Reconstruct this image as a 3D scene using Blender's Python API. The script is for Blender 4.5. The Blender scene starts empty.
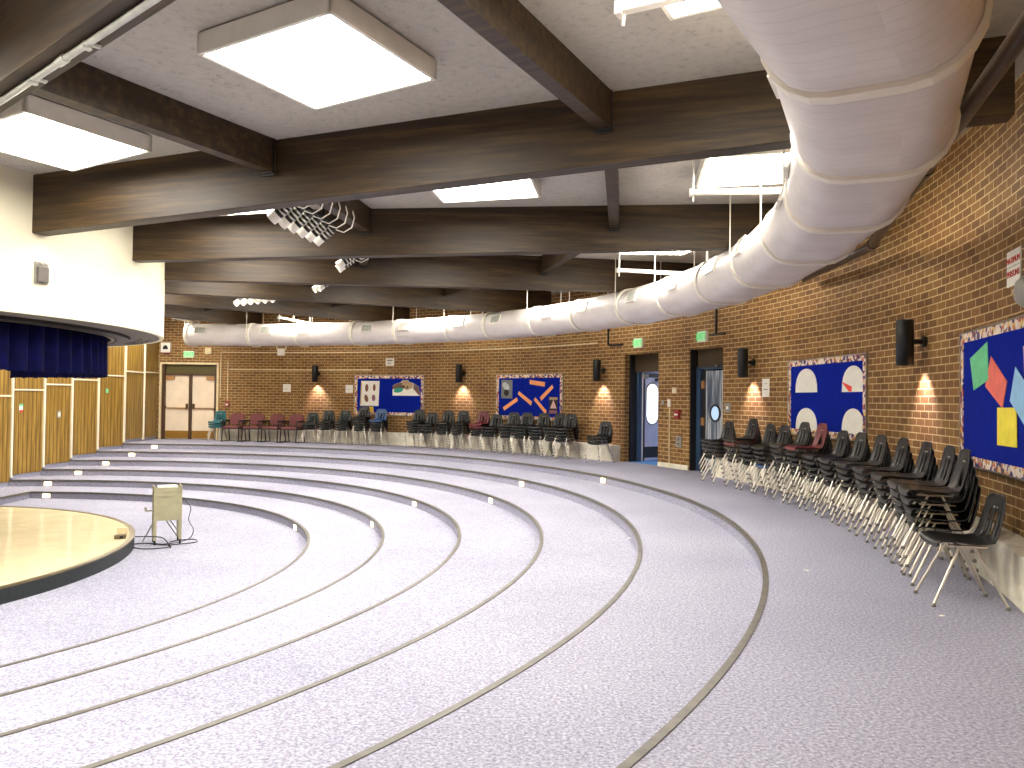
import bpy, bmesh, math, random
from mathutils import Vector, Matrix
random.seed(7)
PI = math.pi
SC = bpy.context.scene
COL = SC.collection
RAD = math.radians

# ------------------------------------------------------------------ dimensions
CAM = (10.0497, -10.3349, 1.45)
STEP = 0.14732
TR = [12.723, 11.581, 10.447, 9.369, 8.289, 7.200]     # radii of the step edges
WR, WC = 14.85, 0.45                                    # brick wall radius, centre y
PX = -1.5                                               # plane of the slatted side wall
DR = 5.035                                              # drum over the stage
def ceil_z(r): return 3.67 + 0.0345 * r
def beam_z(r): return 3.0 + 0.04 * r

# ------------------------------------------------------------------ materials
def lin(c):
    return tuple((v / 255 / 12.92) if v / 255 <= 0.04045 else ((v / 255 + 0.055) / 1.055) ** 2.4 for v in c) + (1.0,)
class NT:
    def __init__(s, name):
        s.m = bpy.data.materials.new(name); s.m.use_nodes = True
        s.t = s.m.node_tree; s.b = s.t.nodes['Principled BSDF']
    def n(s, typ, **kw):
        nd = s.t.nodes.new(typ)
        for k, v in kw.items():
            if k in nd.inputs.keys(): nd.inputs[k].default_value = v
            else: setattr(nd, k, v)
        return nd
    def l(s, a, b): s.t.links.new(a, b)
    def ramp(s, fac, stops):
        r = s.n('ShaderNodeValToRGB'); e = r.color_ramp.elements
        while len(e) < len(stops): e.new(0.5)
        for i, (p, c) in enumerate(stops): e[i].position = p; e[i].color = lin(c)
        s.l(fac, r.inputs['Fac']); return r
    def bump(s, h, strength, dist=0.01):
        b = s.n('ShaderNodeBump'); b.inputs['Strength'].default_value = strength; b.inputs['Distance'].default_value = dist
        s.l(h, b.inputs['Height']); s.l(b.outputs[0], s.b.inputs['Normal'])
def plain(name, c, rough=0.6, metal=0.0, var=0.06, scale=9.0, spec=0.5, bump=0.0):
    k = NT(name); k.b.inputs['Roughness'].default_value = rough; k.b.inputs['Metallic'].default_value = metal
    k.b.inputs['Specular IOR Level'].default_value = spec
    tc = k.n('ShaderNodeTexCoord'); nz = k.n('ShaderNodeTexNoise', Scale=scale, Detail=3.0)
    k.l(tc.outputs['Object'], nz.inputs['Vector'])
    lo = tuple(max(0, v * (1 - var)) for v in c); hi = tuple(min(255, v * (1 + var)) for v in c)
    r = k.ramp(nz.outputs['Fac'], [(0.3, lo), (0.7, hi)]); k.l(r.outputs[0], k.b.inputs['Base Color'])
    if bump: k.bump(nz.outputs['Fac'], bump)
    return k.m
def glow(name, c, strength):
    k = NT(name); k.b.inputs['Base Color'].default_value = lin(c)
    k.b.inputs['Emission Color'].default_value = lin(c); k.b.inputs['Emission Strength'].default_value = strength
    return k.m

def brick_mat():
    k = NT('brick'); uv = k.n('ShaderNodeUVMap', uv_map='UVMap')
    b = k.n('ShaderNodeTexBrick'); b.offset = 0.5
    for nm, v in (('Scale', 1.0), ('Mortar Size', 0.0065), ('Mortar Smooth', 0.15), ('Bias', 0.0), ('Brick Width', 0.235), ('Row Height', 0.085)):
        b.inputs[nm].default_value = v
    b.inputs['Color1'].default_value = lin((154, 115, 58)); b.inputs['Color2'].default_value = lin((122, 88, 42)); b.inputs['Mortar'].default_value = lin((226, 206, 154))
    k.l(uv.outputs[0], b.inputs['Vector'])
    nz = k.n('ShaderNodeTexNoise', Scale=30.0, Detail=4.0); k.l(uv.outputs[0], nz.inputs['Vector'])
    nb = k.n('ShaderNodeTexNoise', Scale=1.6, Detail=3.0); k.l(uv.outputs[0], nb.inputs['Vector'])
    m = k.n('ShaderNodeMix', data_type='RGBA', blend_type='MULTIPLY'); m.inputs[0].default_value = 0.5
    r = k.ramp(nz.outputs['Fac'], [(0.25, (170, 150, 130)), (0.75, (255, 255, 255))])
    k.l(b.outputs['Color'], m.inputs[6]); k.l(r.outputs[0], m.inputs[7])
    m2 = k.n('ShaderNodeMix', data_type='RGBA', blend_type='MULTIPLY'); m2.inputs[0].default_value = 0.6
    r2 = k.ramp(nb.outputs['Fac'], [(0.3, (215, 180, 150)), (0.7, (255, 250, 240))])
    k.l(m.outputs[2], m2.inputs[6]); k.l(r2.outputs[0], m2.inputs[7]); k.l(m2.outputs[2], k.b.inputs['Base Color'])
    inv = k.n('ShaderNodeMath', operation='SUBTRACT'); inv.inputs[0].default_value = 1.0; k.l(b.outputs['Fac'], inv.inputs[1])
    k.bump(inv.outputs[0], 0.5, 0.006); k.b.inputs['Roughness'].default_value = 0.75
    return k.m
def carpet_mat(name, a, b, c):
    k = NT(name); tc = k.n('ShaderNodeTexCoord')
    n1 = k.n('ShaderNodeTexNoise', Scale=55.0, Detail=3.0, Roughness=0.7); k.l(tc.outputs['Object'], n1.inputs['Vector'])
    n2 = k.n('ShaderNodeTexNoise', Scale=0.5, Detail=2.0); k.l(tc.outputs['Object'], n2.inputs['Vector'])
    r = k.ramp(n1.outputs['Fac'], [(0.33, a), (0.5, b), (0.68, c)])
    r2 = k.ramp(n2.outputs['Fac'], [(0.3, (235, 235, 238)), (0.7, (255, 255, 255))])
    m = k.n('ShaderNodeMix', data_type='RGBA', blend_type='MULTIPLY'); m.inputs[0].default_value = 1.0
    k.l(r.outputs[0], m.inputs[6]); k.l(r2.outputs[0], m.inputs[7]); k.l(m.outputs[2], k.b.inputs['Base Color'])
    k.bump(n1.outputs['Fac'], 0.4, 0.005); k.b.inputs['Roughness'].default_value = 0.95; k.b.inputs['Specular IOR Level'].default_value = 0.15
    return k.m
def wood_mat(name, a, b, c, sc=(0.6, 9.0, 9.0), rough=0.55):
    k = NT(name); tc = k.n('ShaderNodeTexCoord'); mp = k.n('ShaderNodeMapping'); mp.inputs['Scale'].default_value = sc
    k.l(tc.outputs['Object'], mp.inputs['Vector'])
    nz = k.n('ShaderNodeTexNoise', Scale=1.6, Detail=6.0, Roughness=0.65); k.l(mp.outputs[0], nz.inputs['Vector'])
    r = k.ramp(nz.outputs['Fac'], [(0.3, a), (0.5, b), (0.72, c)])
    # glue lines between the laminations
    sx = k.n('ShaderNodeSeparateXYZ'); k.l(tc.outputs['Object'], sx.inputs[0])
    w = k.n('ShaderNodeMath', operation='PINGPONG'); w.inputs[1].default_value = 0.07; k.l(sx.outputs['Z'], w.inputs[0])
    l2 = k.n('ShaderNodeMath', operation='LESS_THAN'); l2.inputs[1].default_value = 0.0025; k.l(w.outputs[0], l2.inputs[0])
    m = k.n('ShaderNodeMix', data_type='RGBA'); m.inputs[7].default_value = lin(tuple(v * 0.6 for v in a))
    mm = k.n('ShaderNodeMath', operation='MULTIPLY'); mm.inputs[1].default_value = 0.6; k.l(l2.outputs[0], mm.inputs[0]); k.l(mm.outputs[0], m.inputs[0])
    k.l(r.outputs[0], m.inputs[6]); k.l(m.outputs[2], k.b.inputs['Base Color'])
    k.b.inputs['Roughness'].default_value = rough; k.bump(nz.outputs['Fac'], 0.12, 0.01)
    return k.m
def slat_mat():
    k = NT('slatted_wood'); tc = k.n('ShaderNodeTexCoord'); sx = k.n('ShaderNodeSeparateXYZ'); k.l(tc.outputs['Object'], sx.inputs[0])
    w = k.n('ShaderNodeMath', operation='PINGPONG'); w.inputs[1].default_value = 0.075; k.l(sx.outputs['Y'], w.inputs[0])
    g = k.n('ShaderNodeMath', operation='LESS_THAN'); g.inputs[1].default_value = 0.012; k.l(w.outputs[0], g.inputs[0])
    mp = k.n('ShaderNodeMapping'); mp.inputs['Scale'].default_value = (3, 9, 0.7); k.l(tc.outputs['Object'], mp.inputs['Vector'])
    nz = k.n('ShaderNodeTexNoise', Scale=2.0, Detail=5.0); k.l(mp.outputs[0], nz.inputs['Vector'])
    r = k.ramp(nz.outputs['Fac'], [(0.3, (112, 84, 26)), (0.5, (146, 112, 40)), (0.7, (172, 138, 60))])
    m = k.n('ShaderNodeMix', data_type='RGBA'); m.inputs[7].default_value = lin((84, 56, 18)); k.l(g.outputs[0], m.inputs[0]); k.l(r.outputs[0], m.inputs[6])
    k.l(m.outputs[2], k.b.inputs['Base Color']); k.b.inputs['Roughness'].default_value = 0.5
    inv = k.n('ShaderNodeMath', operation='SUBTRACT'); inv.inputs[0].default_value = 1.0; k.l(g.outputs[0], inv.inputs[1]); k.bump(inv.outputs[0], 0.6, 0.012)
    return k.m
def border_mat():
    k = NT('patterned_border'); tc = k.n('ShaderNodeTexCoord')
    v = k.n('ShaderNodeTexVoronoi', Scale=24.0); k.l(tc.outputs['Object'], v.inputs['Vector'])
    sx = k.n('ShaderNodeSeparateColor'); k.l(v.outputs['Color'], sx.inputs[0])
    r = k.ramp(sx.outputs[0], [(0.0, (60, 50, 110)), (0.2, (226, 205, 190)), (0.42, (200, 110, 80)), (0.6, (235, 222, 205)), (0.8, (120, 60, 70)), (0.9, (225, 190, 90))])
    r.color_ramp.interpolation = 'CONSTANT'
    k.l(r.outputs[0], k.b.inputs['Base Color']); k.b.inputs['Roughness'].default_value = 0.6
    return k.m
def leaf_sheen_mat():
    k = NT('blue_grey_door_painted_sheen'); tc = k.n('ShaderNodeTexCoord'); mp = k.n('ShaderNodeMapping'); mp.inputs['Scale'].default_value = (14, 1, 0.9)
    k.l(tc.outputs['Object'], mp.inputs['Vector']); nz = k.n('ShaderNodeTexNoise', Scale=1.3, Detail=5.0); k.l(mp.outputs[0], nz.inputs['Vector'])
    r = k.ramp(nz.outputs['Fac'], [(0.34, (44, 60, 84)), (0.48, (110, 122, 136)), (0.62, (186, 190, 192))]); k.l(r.outputs[0], k.b.inputs['Base Color'])  # pale streaks put the leaf's reflections into its base colour
    k.b.inputs['Roughness'].default_value = 0.3
    return k.m
def duct_mat():
    k = NT('white_painted_duct'); uv = k.n('ShaderNodeUVMap', uv_map='UVMap'); sx = k.n('ShaderNodeSeparateXYZ'); k.l(uv.outputs[0], sx.inputs[0])
    w = k.n('ShaderNodeMath', operation='PINGPONG'); w.inputs[1].default_value = 0.055; k.l(sx.outputs['X'], w.inputs[0])
    g = k.n('ShaderNodeMath', operation='LESS_THAN'); g.inputs[1].default_value = 0.004; k.l(w.outputs[0], g.inputs[0])
    nz = k.n('ShaderNodeTexNoise', Scale=2.2, Detail=3.0); k.l(uv.outputs[0], nz.inputs['Vector'])
    r = k.ramp(nz.outputs['Fac'], [(0.3, (206, 198, 192)), (0.7, (224, 218, 213))])
    mx = k.n('ShaderNodeMix', data_type='RGBA'); mx.inputs[7].default_value = lin((120, 110, 104)); gm = k.n('ShaderNodeMath', operation='MULTIPLY'); gm.inputs[1].default_value = 0.18
    k.l(g.outputs[0], gm.inputs[0]); k.l(gm.outputs[0], mx.inputs[0]); k.l(r.outputs[0], mx.inputs[6]); k.l(mx.outputs[2], k.b.inputs['Base Color']); k.b.inputs['Roughness'].default_value = 0.42
    inv = k.n('ShaderNodeMath', operation='SUBTRACT'); inv.inputs[0].default_value = 1.0; k.l(g.outputs[0], inv.inputs[1]); k.bump(inv.outputs[0], 0.35, 0.004)
    return k.m
def ceiling_mat():
    k = NT('textured_ceiling'); tc = k.n('ShaderNodeTexCoord'); nz = k.n('ShaderNodeTexNoise', Scale=14.0, Detail=5.0, Roughness=0.7)
    k.l(tc.outputs['Object'], nz.inputs['Vector'])
    r = k.ramp(nz.outputs['Fac'], [(0.30, (150, 143, 132)), (0.42, (176, 170, 158)), (0.7, (186, 180, 167))]); k.l(r.outputs[0], k.b.inputs['Base Color'])
    k.bump(nz.outputs['Fac'], 0.5, 0.02); k.b.inputs['Roughness'].default_value = 0.95
    return k.m

M = {}
M['brick'] = brick_mat()
M['carpet'] = carpet_mat('speckled_carpet', (122, 121, 136), (158, 157, 172), (192, 191, 206))
M['blue_carpet'] = carpet_mat('blue_carpet', (60, 110, 170), (86, 140, 200), (110, 165, 220))
M['beam'] = wood_mat('dark_stained_wood', (32, 20, 7), (54, 38, 15), (86, 65, 31))
M['slat'] = slat_mat(); M['border'] = border_mat(); M['painted_sheen'] = leaf_sheen_mat(); M['duct'] = duct_mat(); M['ceiling'] = ceiling_mat()
M['white'] = plain('white_paint', (222, 214, 186), 0.7, var=0.02, scale=1.5)
M['fixture'] = plain('white_enamel', (232, 226, 210), 0.4, var=0.02)
M['concrete'] = plain('painted_concrete', (232, 226, 206), 0.8, var=0.08, scale=5, bump=0.2)
M['nosing'] = plain('step_edge_metal', (100, 96, 88), 0.45, 0.2, 0.1, 12)
M['diffuser'] = glow('lit_diffuser', (255, 250, 240), 15.0)
M['steplamp'] = glow('lit_step_lens', (255, 240, 200), 3.0)
M['stage'] = plain('glossy_cream_vinyl', (232, 220, 184), 0.12, 0, 0.03, 3)
M['blackedge'] = plain('black_edge_band', (30, 36, 36), 0.5, 0, 0.2, 20)
M['bronze'] = plain('bronze_rim', (120, 108, 84), 0.35, 0.5)
M['curtain'] = plain('blue_velvet', (7, 10, 64), 0.85, 0, 0.25, 6, 0.2)
M['soffit'] = plain('grey_soffit', (98, 91, 86), 0.8)
M['darkring'] = plain('dark_soffit_ring', (18, 13, 11), 0.5)
M['rail'] = plain('cream_joint_strip', (238, 228, 200), 0.5, var=0.02)
M['tan'] = plain('cream_door_paint', (238, 218, 190), 0.5, 0, 0.03, 3)
M['olive'] = plain('olive_transom', (84, 74, 30), 0.6)
M['brownframe'] = plain('brown_door_frame', (74, 46, 22), 0.5)
M['ochre'] = plain('ochre_kick_plate', (146, 104, 30), 0.45)
M['closer'] = plain('tan_door_closer', (168, 120, 66), 0.5)
M['brass'] = plain('aged_brass', (110, 84, 44), 0.35, 0.8)
M['transom'] = plain('brown_transom', (58, 42, 14), 0.6)
M['dark'] = plain('dark_frame', (24, 22, 22), 0.5)
M['bluefr'] = plain('blue_grey_frame', (52, 76, 104), 0.4)
M['lilac'] = plain('pale_lilac_paint', (196, 196, 214), 0.5, 0, 0.03)
M['pane'] = glow('daylit_pane', (225, 240, 255), 2.6)
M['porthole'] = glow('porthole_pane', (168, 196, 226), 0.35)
M['black'] = plain('black_metal', (12, 12, 12), 0.4)
M['blackplastic'] = plain('charcoal_plastic', (17, 16, 15), 0.4, 0, 0.1, 14)
M['dkgreen'] = plain('dark_green_plastic', (20, 32, 27), 0.4, 0, 0.1, 14)
M['greyplastic'] = plain('brownish_grey_plastic', (31, 29, 24), 0.4, 0, 0.1, 14)
M['teal'] = plain('teal_plastic', (22, 92, 98), 0.4, 0, 0.1, 14)
M['blueplastic'] = plain('blue_plastic', (48, 78, 122), 0.4, 0, 0.1, 14)
M['maroon'] = plain('maroon_plastic', (104, 40, 44), 0.4, 0, 0.1, 14)
M['maroonfab'] = plain('maroon_fabric', (118, 68, 68), 0.9, 0, 0.12, 60)
M['chrome'] = plain('chrome', (214, 207, 194), 0.32, 0.88, 0.05)
M['rubber'] = plain('foot_glide', (120, 115, 106), 0.5)
M['paper'] = plain('white_paper', (238, 234, 220), 0.8, 0, 0.02)
M['blue'] = plain('royal_blue_paper', (2, 30, 140), 0.9, 0, 0.05, 9.0, 0.15)
M['grey'] = plain('grey_metal', (150, 146, 138), 0.4, 0.3)
M['beigemetal'] = plain('beige_painted_metal', (160, 155, 124), 0.45, 0.0, 0.04)
M['alu'] = plain('aluminium', (178, 174, 164), 0.3, 0.8)
M['red'] = plain('red_enamel', (150, 40, 40), 0.5)
M['redink'] = plain('red_ink', (196, 66, 50), 0.7)
M['greenlit'] = glow('green_exit_letters', (14, 190, 96), 0.5)
M['exitface'] = glow('exit_face', (176, 224, 172), 0.12)
M['pipe'] = plain('dark_brown_pipe', (58, 44, 34), 0.3, 0.3)
M['galv'] = plain('pale_grey_pipe', (196, 198, 188), 0.35, 0.3)
M['conduit'] = plain('cream_conduit', (226, 208, 164), 0.5)
for nm, c in dict(orange=(248, 164, 104), green=(112, 204, 146), salmon=(238, 118, 100), yellow=(246, 226, 72), lblue=(152, 200, 232), pinkp=(216, 176, 170),
                  tealp=(52, 160, 132), hillbrown=(120, 92, 78), sand=(176, 150, 110), photo=(120, 124, 122), photolight=(196, 198, 196), inkdark=(44, 34, 34), carrot=(226, 64, 44), ovalb=(128, 84, 62), mauve=(140, 92, 108), yel2=(206, 176, 40)).items():
    M[nm] = plain('paper_' + nm, c, 0.8, 0, 0.04)

# ------------------------------------------------------------------ mesh helpers
class MB:
    def __init__(s): s.v = []; s.f = []; s.uv = []; s.sm = []
    def add(s, vs, fs, smooth=False, uvs=None, mat=None):
        o = len(s.v)
        s.v += [tuple((mat @ Vector(p)) if mat else p) for p in vs]
        for i, f in enumerate(fs):
            s.f.append([o + k for k in f]); s.sm.append(smooth); s.uv.append(uvs[i] if uvs else None)
        return s
    def box(s, c, d, mat=None):
        x, y, z = c; a, b, e = d[0] / 2, d[1] / 2, d[2] / 2
        vs = [(x - a, y - b, z - e), (x + a, y - b, z - e), (x + a, y + b, z - e), (x - a, y + b, z - e), (x - a, y - b, z + e), (x + a, y - b, z + e), (x + a, y + b, z + e), (x - a, y + b, z + e)]
        return s.add(vs, [(0, 3, 2, 1), (4, 5, 6, 7), (0, 1, 5, 4), (1, 2, 6, 5), (2, 3, 7, 6), (3, 0, 4, 7)], mat=mat)
    def hexa(s, vs): return s.add(vs, [(0, 3, 2, 1), (4, 5, 6, 7), (0, 1, 5, 4), (1, 2, 6, 5), (2, 3, 7, 6), (3, 0, 4, 7)])
    def tube(s, pts, r, n=8, caps=True):
        pts = [Vector(p) for p in pts]; rs = r if isinstance(r, (list, tuple)) else [r] * len(pts)
        vs = []; up = None
        for i, p in enumerate(pts):
            t = (pts[min(i + 1, len(pts) - 1)] - pts[max(i - 1, 0)]).normalized()
            if up is None: up = Vector((0, 0, 1)) if abs(t.z) < 0.9 else Vector((1, 0, 0))
            a = t.cross(up).normalized(); b = a.cross(t).normalized(); up = b
            for k in range(n):
                q = 2 * PI * k / n; vs.append(tuple(p + (a * math.cos(q) + b * math.sin(q)) * rs[i]))
        fs = [(i * n + k, i * n + (k + 1) % n, (i + 1) * n + (k + 1) % n, (i + 1) * n + k) for i in range(len(pts) - 1) for k in range(n)]
        s.add(vs, fs, True)
        if caps:
            m = len(pts) - 1
            s.add(vs[:n], [tuple(reversed(range(n)))]); s.add(vs[m * n:], [tuple(range(n))])
        return s
    def lathe(s, prof, n=20, mat=None, smooth=True):      # prof: (radius, z)
        vs = [(r * math.cos(2 * PI * k / n), r * math.sin(2 * PI * k / n), z) for r, z in prof for k in range(n)]
        fs = [(i * n + k, i * n + (k + 1) % n, (i + 1) * n + (k + 1) % n, (i + 1) * n + k) for i in range(len(prof) - 1) for k in range(n)]
        return s.add(vs, fs, smooth, mat=mat)
    def plate(s, poly, y0, y1):                          # polygon in (x, z), thick along y (y0 = front, smaller)
        n = len(poly); vs = [(x, y0, z) for x, z in poly] + [(x, y1, z) for x, z in poly]
        fs = [tuple(range(n)), tuple(reversed(range(n, 2 * n)))] + [(k, k + n, (k + 1) % n + n, (k + 1) % n) for k in range(n)]
        return s.add(vs, fs)
    def arc(s, r0, r1, z0, z1, a0, a1, cy=0.0, n=None, faces='tbio', uvs=False):   # solid ring sector; angles in degrees
        n = n or max(2, int(abs(a1 - a0) / 1.0)); ring = lambda r, z: [(r * math.cos(RAD(a0 + (a1 - a0) * k / n)), r * math.sin(RAD(a0 + (a1 - a0) * k / n)) + cy, z) for k in range(n + 1)]
        A, B, Cc, D = ring(r0, z0), ring(r1, z0), ring(r1, z1), ring(r0, z1); m = n + 1
        vs = A + B + Cc + D; fs = []
        for k in range(n):
            if 'b' in faces: fs.append((k, k + 1, m + k + 1, m + k))
            if 'o' in faces: fs.append((m + k, m + k + 1, 2 * m + k + 1, 2 * m + k))
            if 't' in faces: fs.append((2 * m + k, 2 * m + k + 1, 3 * m + k + 1, 3 * m + k))
            if 'i' in faces: fs.append((3 * m + k, 3 * m + k + 1, k + 1, k))
        if 'e' in faces: fs += [(0, m, 2 * m, 3 * m), (n, 3 * m + n, 2 * m + n, m + n)]
        return s.add(vs, fs)
    def mesh(s, name):
        me = bpy.data.meshes.new(name); me.from_pydata(s.v, [], s.f)
        me.polygons.foreach_set('use_smooth', s.sm)
        if any(u for u in s.uv):
            l = me.uv_layers.new(name='UVMap').data
            for p, u in zip(me.polygons, s.uv):
                for k, li in enumerate(p.loop_indices): l[li].uv = u[k] if u else (0, 0)
        me.update(); return me
def fix(me):
    bm = bmesh.new(); bm.from_mesh(me); bmesh.ops.recalc_face_normals(bm, faces=bm.faces); bm.to_mesh(me); bm.free(); return me
def obj(name, mb, mat, parent=None, bevel=0.0, seg=2, recalc=True):
    me = mb.mesh(name) if isinstance(mb, MB) else mb
    if isinstance(mb, MB) and recalc: fix(me)
    if not me.materials: me.materials.append(M[mat])
    o = bpy.data.objects.new(name, me); COL.objects.link(o)
    if parent: o.parent = parent
    if bevel:
        b = o.modifiers.new('bevel', 'BEVEL'); b.width = bevel; b.segments = seg; b.limit_method = 'ANGLE'
    return o
def tag(o, label=None, cat=None, group=None, kind=None):
    if label: o['label'] = label
    if cat: o['category'] = cat
    if group: o['group'] = group
    if kind: o['kind'] = kind
    return o
def empty(name, loc=(0, 0, 0), rz=0.0):
    o = bpy.data.objects.new(name, None); o.empty_display_size = 0.1; COL.objects.link(o); o.location = loc; o.rotation_euler = (0, 0, rz); return o
def thing(name, label, cat, loc=(0, 0, 0), rz=0.0, group=None): return tag(empty(name, loc, rz), label, cat, group)
def struct(name, mb, mat, parent=None, **kw):
    o = obj(name, mb, mat, parent, **kw)
    if not parent: o['kind'] = 'structure'
    return o
def on_wall(az, z=0.0, r=WR):                             # local -y points into the room, local x runs right along the wall
    a = RAD(az); return (r * math.cos(a), r * math.sin(a) + WC, z), a - PI / 2
def copy_tree(o, parent=None):
    c = o.copy(); COL.objects.link(c)
    if parent: c.parent = parent
    for ch in o.children: copy_tree(ch, c)
    return c
def text_mesh(name, body, size, mat, parent, loc, rot=(PI / 2, 0, 0)):
    cu = bpy.data.curves.new(name, 'FONT'); cu.body = body; cu.size = size; cu.extrude = 0.002; cu.align_x = 'CENTER'; cu.align_y = 'CENTER'
    cu.materials.append(M[mat]); o = bpy.data.objects.new(name, cu); COL.objects.link(o)
    me = bpy.data.meshes.new_from_object(o.evaluated_get(bpy.context.evaluated_depsgraph_get())); me.materials.clear(); me.materials.append(M[mat])
    bpy.data.objects.remove(o); o = bpy.data.objects.new(name, me); COL.objects.link(o)
    o.parent = parent; o.location = loc; o.rotation_euler = rot; return o

# ================================================================== THE ROOM
AZ0 = -112.0
def az_end(r, x=-1.75): return math.degrees(math.acos(max(-1, min(1, x / r))))
fl = MB()
fl.arc(TR[0], 15.4, -0.12, 0.0, AZ0, 98.0, faces='tb')
for k in range(6):
    rin = TR[k]; zt, zb = -k * STEP, -(k + 1) * STEP
    a1 = az_end(rin) if k < 5 else az_end(rin, -0.55)
    n = 190
    A = [(rin * math.cos(RAD(AZ0 + (a1 - AZ0) * i / n)), rin * math.sin(RAD(AZ0 + (a1 - AZ0) * i / n))) for i in range(n + 1)]
    fl.add([(x, y, zt) for x, y in A] + [(x, y, zb) for x, y in A], [(i, i + 1, n + 2 + i, n + 1 + i) for i in range(n)])
    if k < 5:
        fl.arc(TR[k + 1], rin, zb - 0.05, zb, AZ0, a1 + 3 if k < 4 else az_end(TR[5], -0.55), faces='t')
ye = math.sqrt(TR[5] ** 2 - 0.55 ** 2)
fl.add([(-0.55, ye, -5 * STEP), (-0.55, 4.9, -5 * STEP), (-0.55, 4.9, -6 * STEP), (-0.55, ye, -6 * STEP)], [(0, 1, 2, 3)])
ea, eb = az_end(TR[5], -0.55), az_end(TR[4]) + 2
oc = [(TR[4] * math.cos(RAD(ea + (eb - ea) * q / 8)), TR[4] * math.sin(RAD(ea + (eb - ea) * q / 8)), -5 * STEP) for q in range(9)]
fl.add([(-0.55, 4.9, -5 * STEP), (-0.55, ye, -5 * STEP)] + oc + [(-2.0, 4.9, -5 * STEP)], [tuple(range(12))])
fl.arc(0.01, 7.0, -6 * STEP - 0.06, -6 * STEP - 0.01, 94, 250, faces='t')
fl.arc(0.01, TR[5], -6 * STEP - 0.05, -6 * STEP, AZ0, az_end(TR[5], -0.55), faces='t')
struct('floor', fl, 'carpet', recalc=False)
for k in range(6):
    a1 = az_end(TR[k]) if k < 5 else az_end(TR[5], -0.55)
    nb = MB().arc(TR[k] - 0.014, TR[k] + 0.03, -k * STEP - 0.035, -k * STEP + 0.006, AZ0, a1, n=200, faces='tbioe')
    if k == 5: nb.box((-0.54, (ye + 4.9) / 2, -5 * STEP - 0.014), (0.06, ye - 4.9, 0.041))
    struct('trim_%d' % (k + 1), nb, 'nosing')

# brick wall with its three door openings
OPEN = [(87.8, 95.08, 2.48), (26.66, 31.4, 2.5), (17.9, 22.4, 2.5)]
WT = 0.30; WZ = 4.35
brk = sorted(set([AZ0 + i for i in range(0, 211)] + [a for o in OPEN for a in o[:2]]))
wb = MB()
def wp(az, r, z): return (r * math.cos(RAD(az)), r * math.sin(RAD(az)) + WC, z)
for a, b in zip(brk[:-1], brk[1:]):
    mid = (a + b) / 2; z0 = 0.0
    for o in OPEN:
        if o[0] < mid < o[1]: z0 = o[2]
    ua, ub = -WR * RAD(a), -WR * RAD(b)
    wb.add([wp(a, WR, z0), wp(b, WR, z0), wp(b, WR, WZ), wp(a, WR, WZ)], [(0, 1, 2, 3)], True, [[(ua, z0), (ub, z0), (ub, WZ), (ua, WZ)]])
    wb.add([wp(a, WR + WT, z0), wp(b, WR + WT, z0), wp(b, WR + WT, WZ), wp(a, WR + WT, WZ)], [(3, 2, 1, 0)], True, [[(ua, WZ), (ub, WZ), (ub, z0), (ua, z0)]])
    if z0: wb.add([wp(a, WR, z0), wp(b, WR, z0), wp(b, WR + WT, z0), wp(a, WR + WT, z0)], [(3, 2, 1, 0)], False, [[(ua, 0.3), (ub, 0.3), (ub, 0), (ua, 0)]])
for o in OPEN:
    for a in o[:2]:
        wb.add([wp(a, WR, 0), wp(a, WR + WT, 0), wp(a, WR + WT, o[2]), wp(a, WR, o[2])], [(0, 1, 2, 3) if a == o[1] else (3, 2, 1, 0)], False, [[(0, 0), (WT, 0), (WT, o[2]), (0, o[2])] if a == o[1] else [(0, o[2]), (WT, o[2]), (WT, 0), (0, 0)]])
struct('wall_brick', wb, 'brick', recalc=False)
# concrete curb at the foot of the brick
for i, (a, b) in enumerate(((AZ0, 17.3), (31.9, 87.3))):
    struct('baseboard_' + ('near', 'far')[i], MB().arc(14.6, WR + 0.02, 0, 0.38, a, b, cy=WC, faces='tioe'), 'concrete', bevel=0.012)
struct('baseboard_pier', MB().arc(WR - 0.02, WR + 0.02, 0, 0.1, 22.5, 26.6, cy=WC, faces='tioe'), 'concrete')

# ceiling cone
cb = MB(); n = 120
ring = lambda r: [(r * math.cos(RAD(AZ0 + 216 * i / n)), r * math.sin(RAD(AZ0 + 216 * i / n)), ceil_z(r)) for i in range(n + 1)]
A, B = ring(4.9), ring(15.5)
cb.add(A + B, [(i, i + 1, n + 2 + i, n + 1 + i) for i in range(n)])
A2 = [(x, y, z + 0.1) for x, y, z in A]; B2 = [(x, y, z + 0.1) for x, y, z in B]
cb.add(A2 + B2, [(n + 1 + i, n + 2 + i, i + 1, i) for i in range(n)])
struct('ceiling', cb, 'ceiling')

# radial beams and the joists between them
def prism_beam(name, az, r0, r1, w, zb0, zb1, label):
    b = MB().hexa([(r0, -w / 2, zb0), (r1, -w / 2, zb1), (r1, w / 2, zb1), (r0, w / 2, zb0), (r0, -w / 2, ceil_z(r0) + 0.02), (r1, -w / 2, ceil_z(r1) + 0.02), (r1, w / 2, ceil_z(r1) + 0.02), (r0, w / 2, ceil_z(r0) + 0.02)])
    o = struct(name, b, 'beam', bevel=0.008); o.rotation_euler.z = RAD(az); return tag(o, label, 'beam', 'radiating ceiling beams')
BEAMS = [-98, -78, -58, -38, -18, 2, 22, 42, 62, 82]
ORD = {-38: 'nearest dark beam, top left, with the pale pipe under it', -18: 'big dark beam crossing in front of the spotlights, second from camera', 2: 'third dark beam from the camera, behind the first spotlight row',
       22: 'fourth dark beam from the camera, ending above the exit signs', 42: 'fifth dark beam from the camera', 62: 'sixth dark beam, above the far bulletin board', 82: 'farthest dark beam, above the end of the duct'}
for a in BEAMS:
    r1 = 14.45 if a < 10 else 14.75
    prism_beam('ceiling_beam', a, 4.98, r1, 0.2, beam_z(4.98), beam_z(r1), ORD.get(a, 'dark radiating beam beside or behind the camera'))
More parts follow.
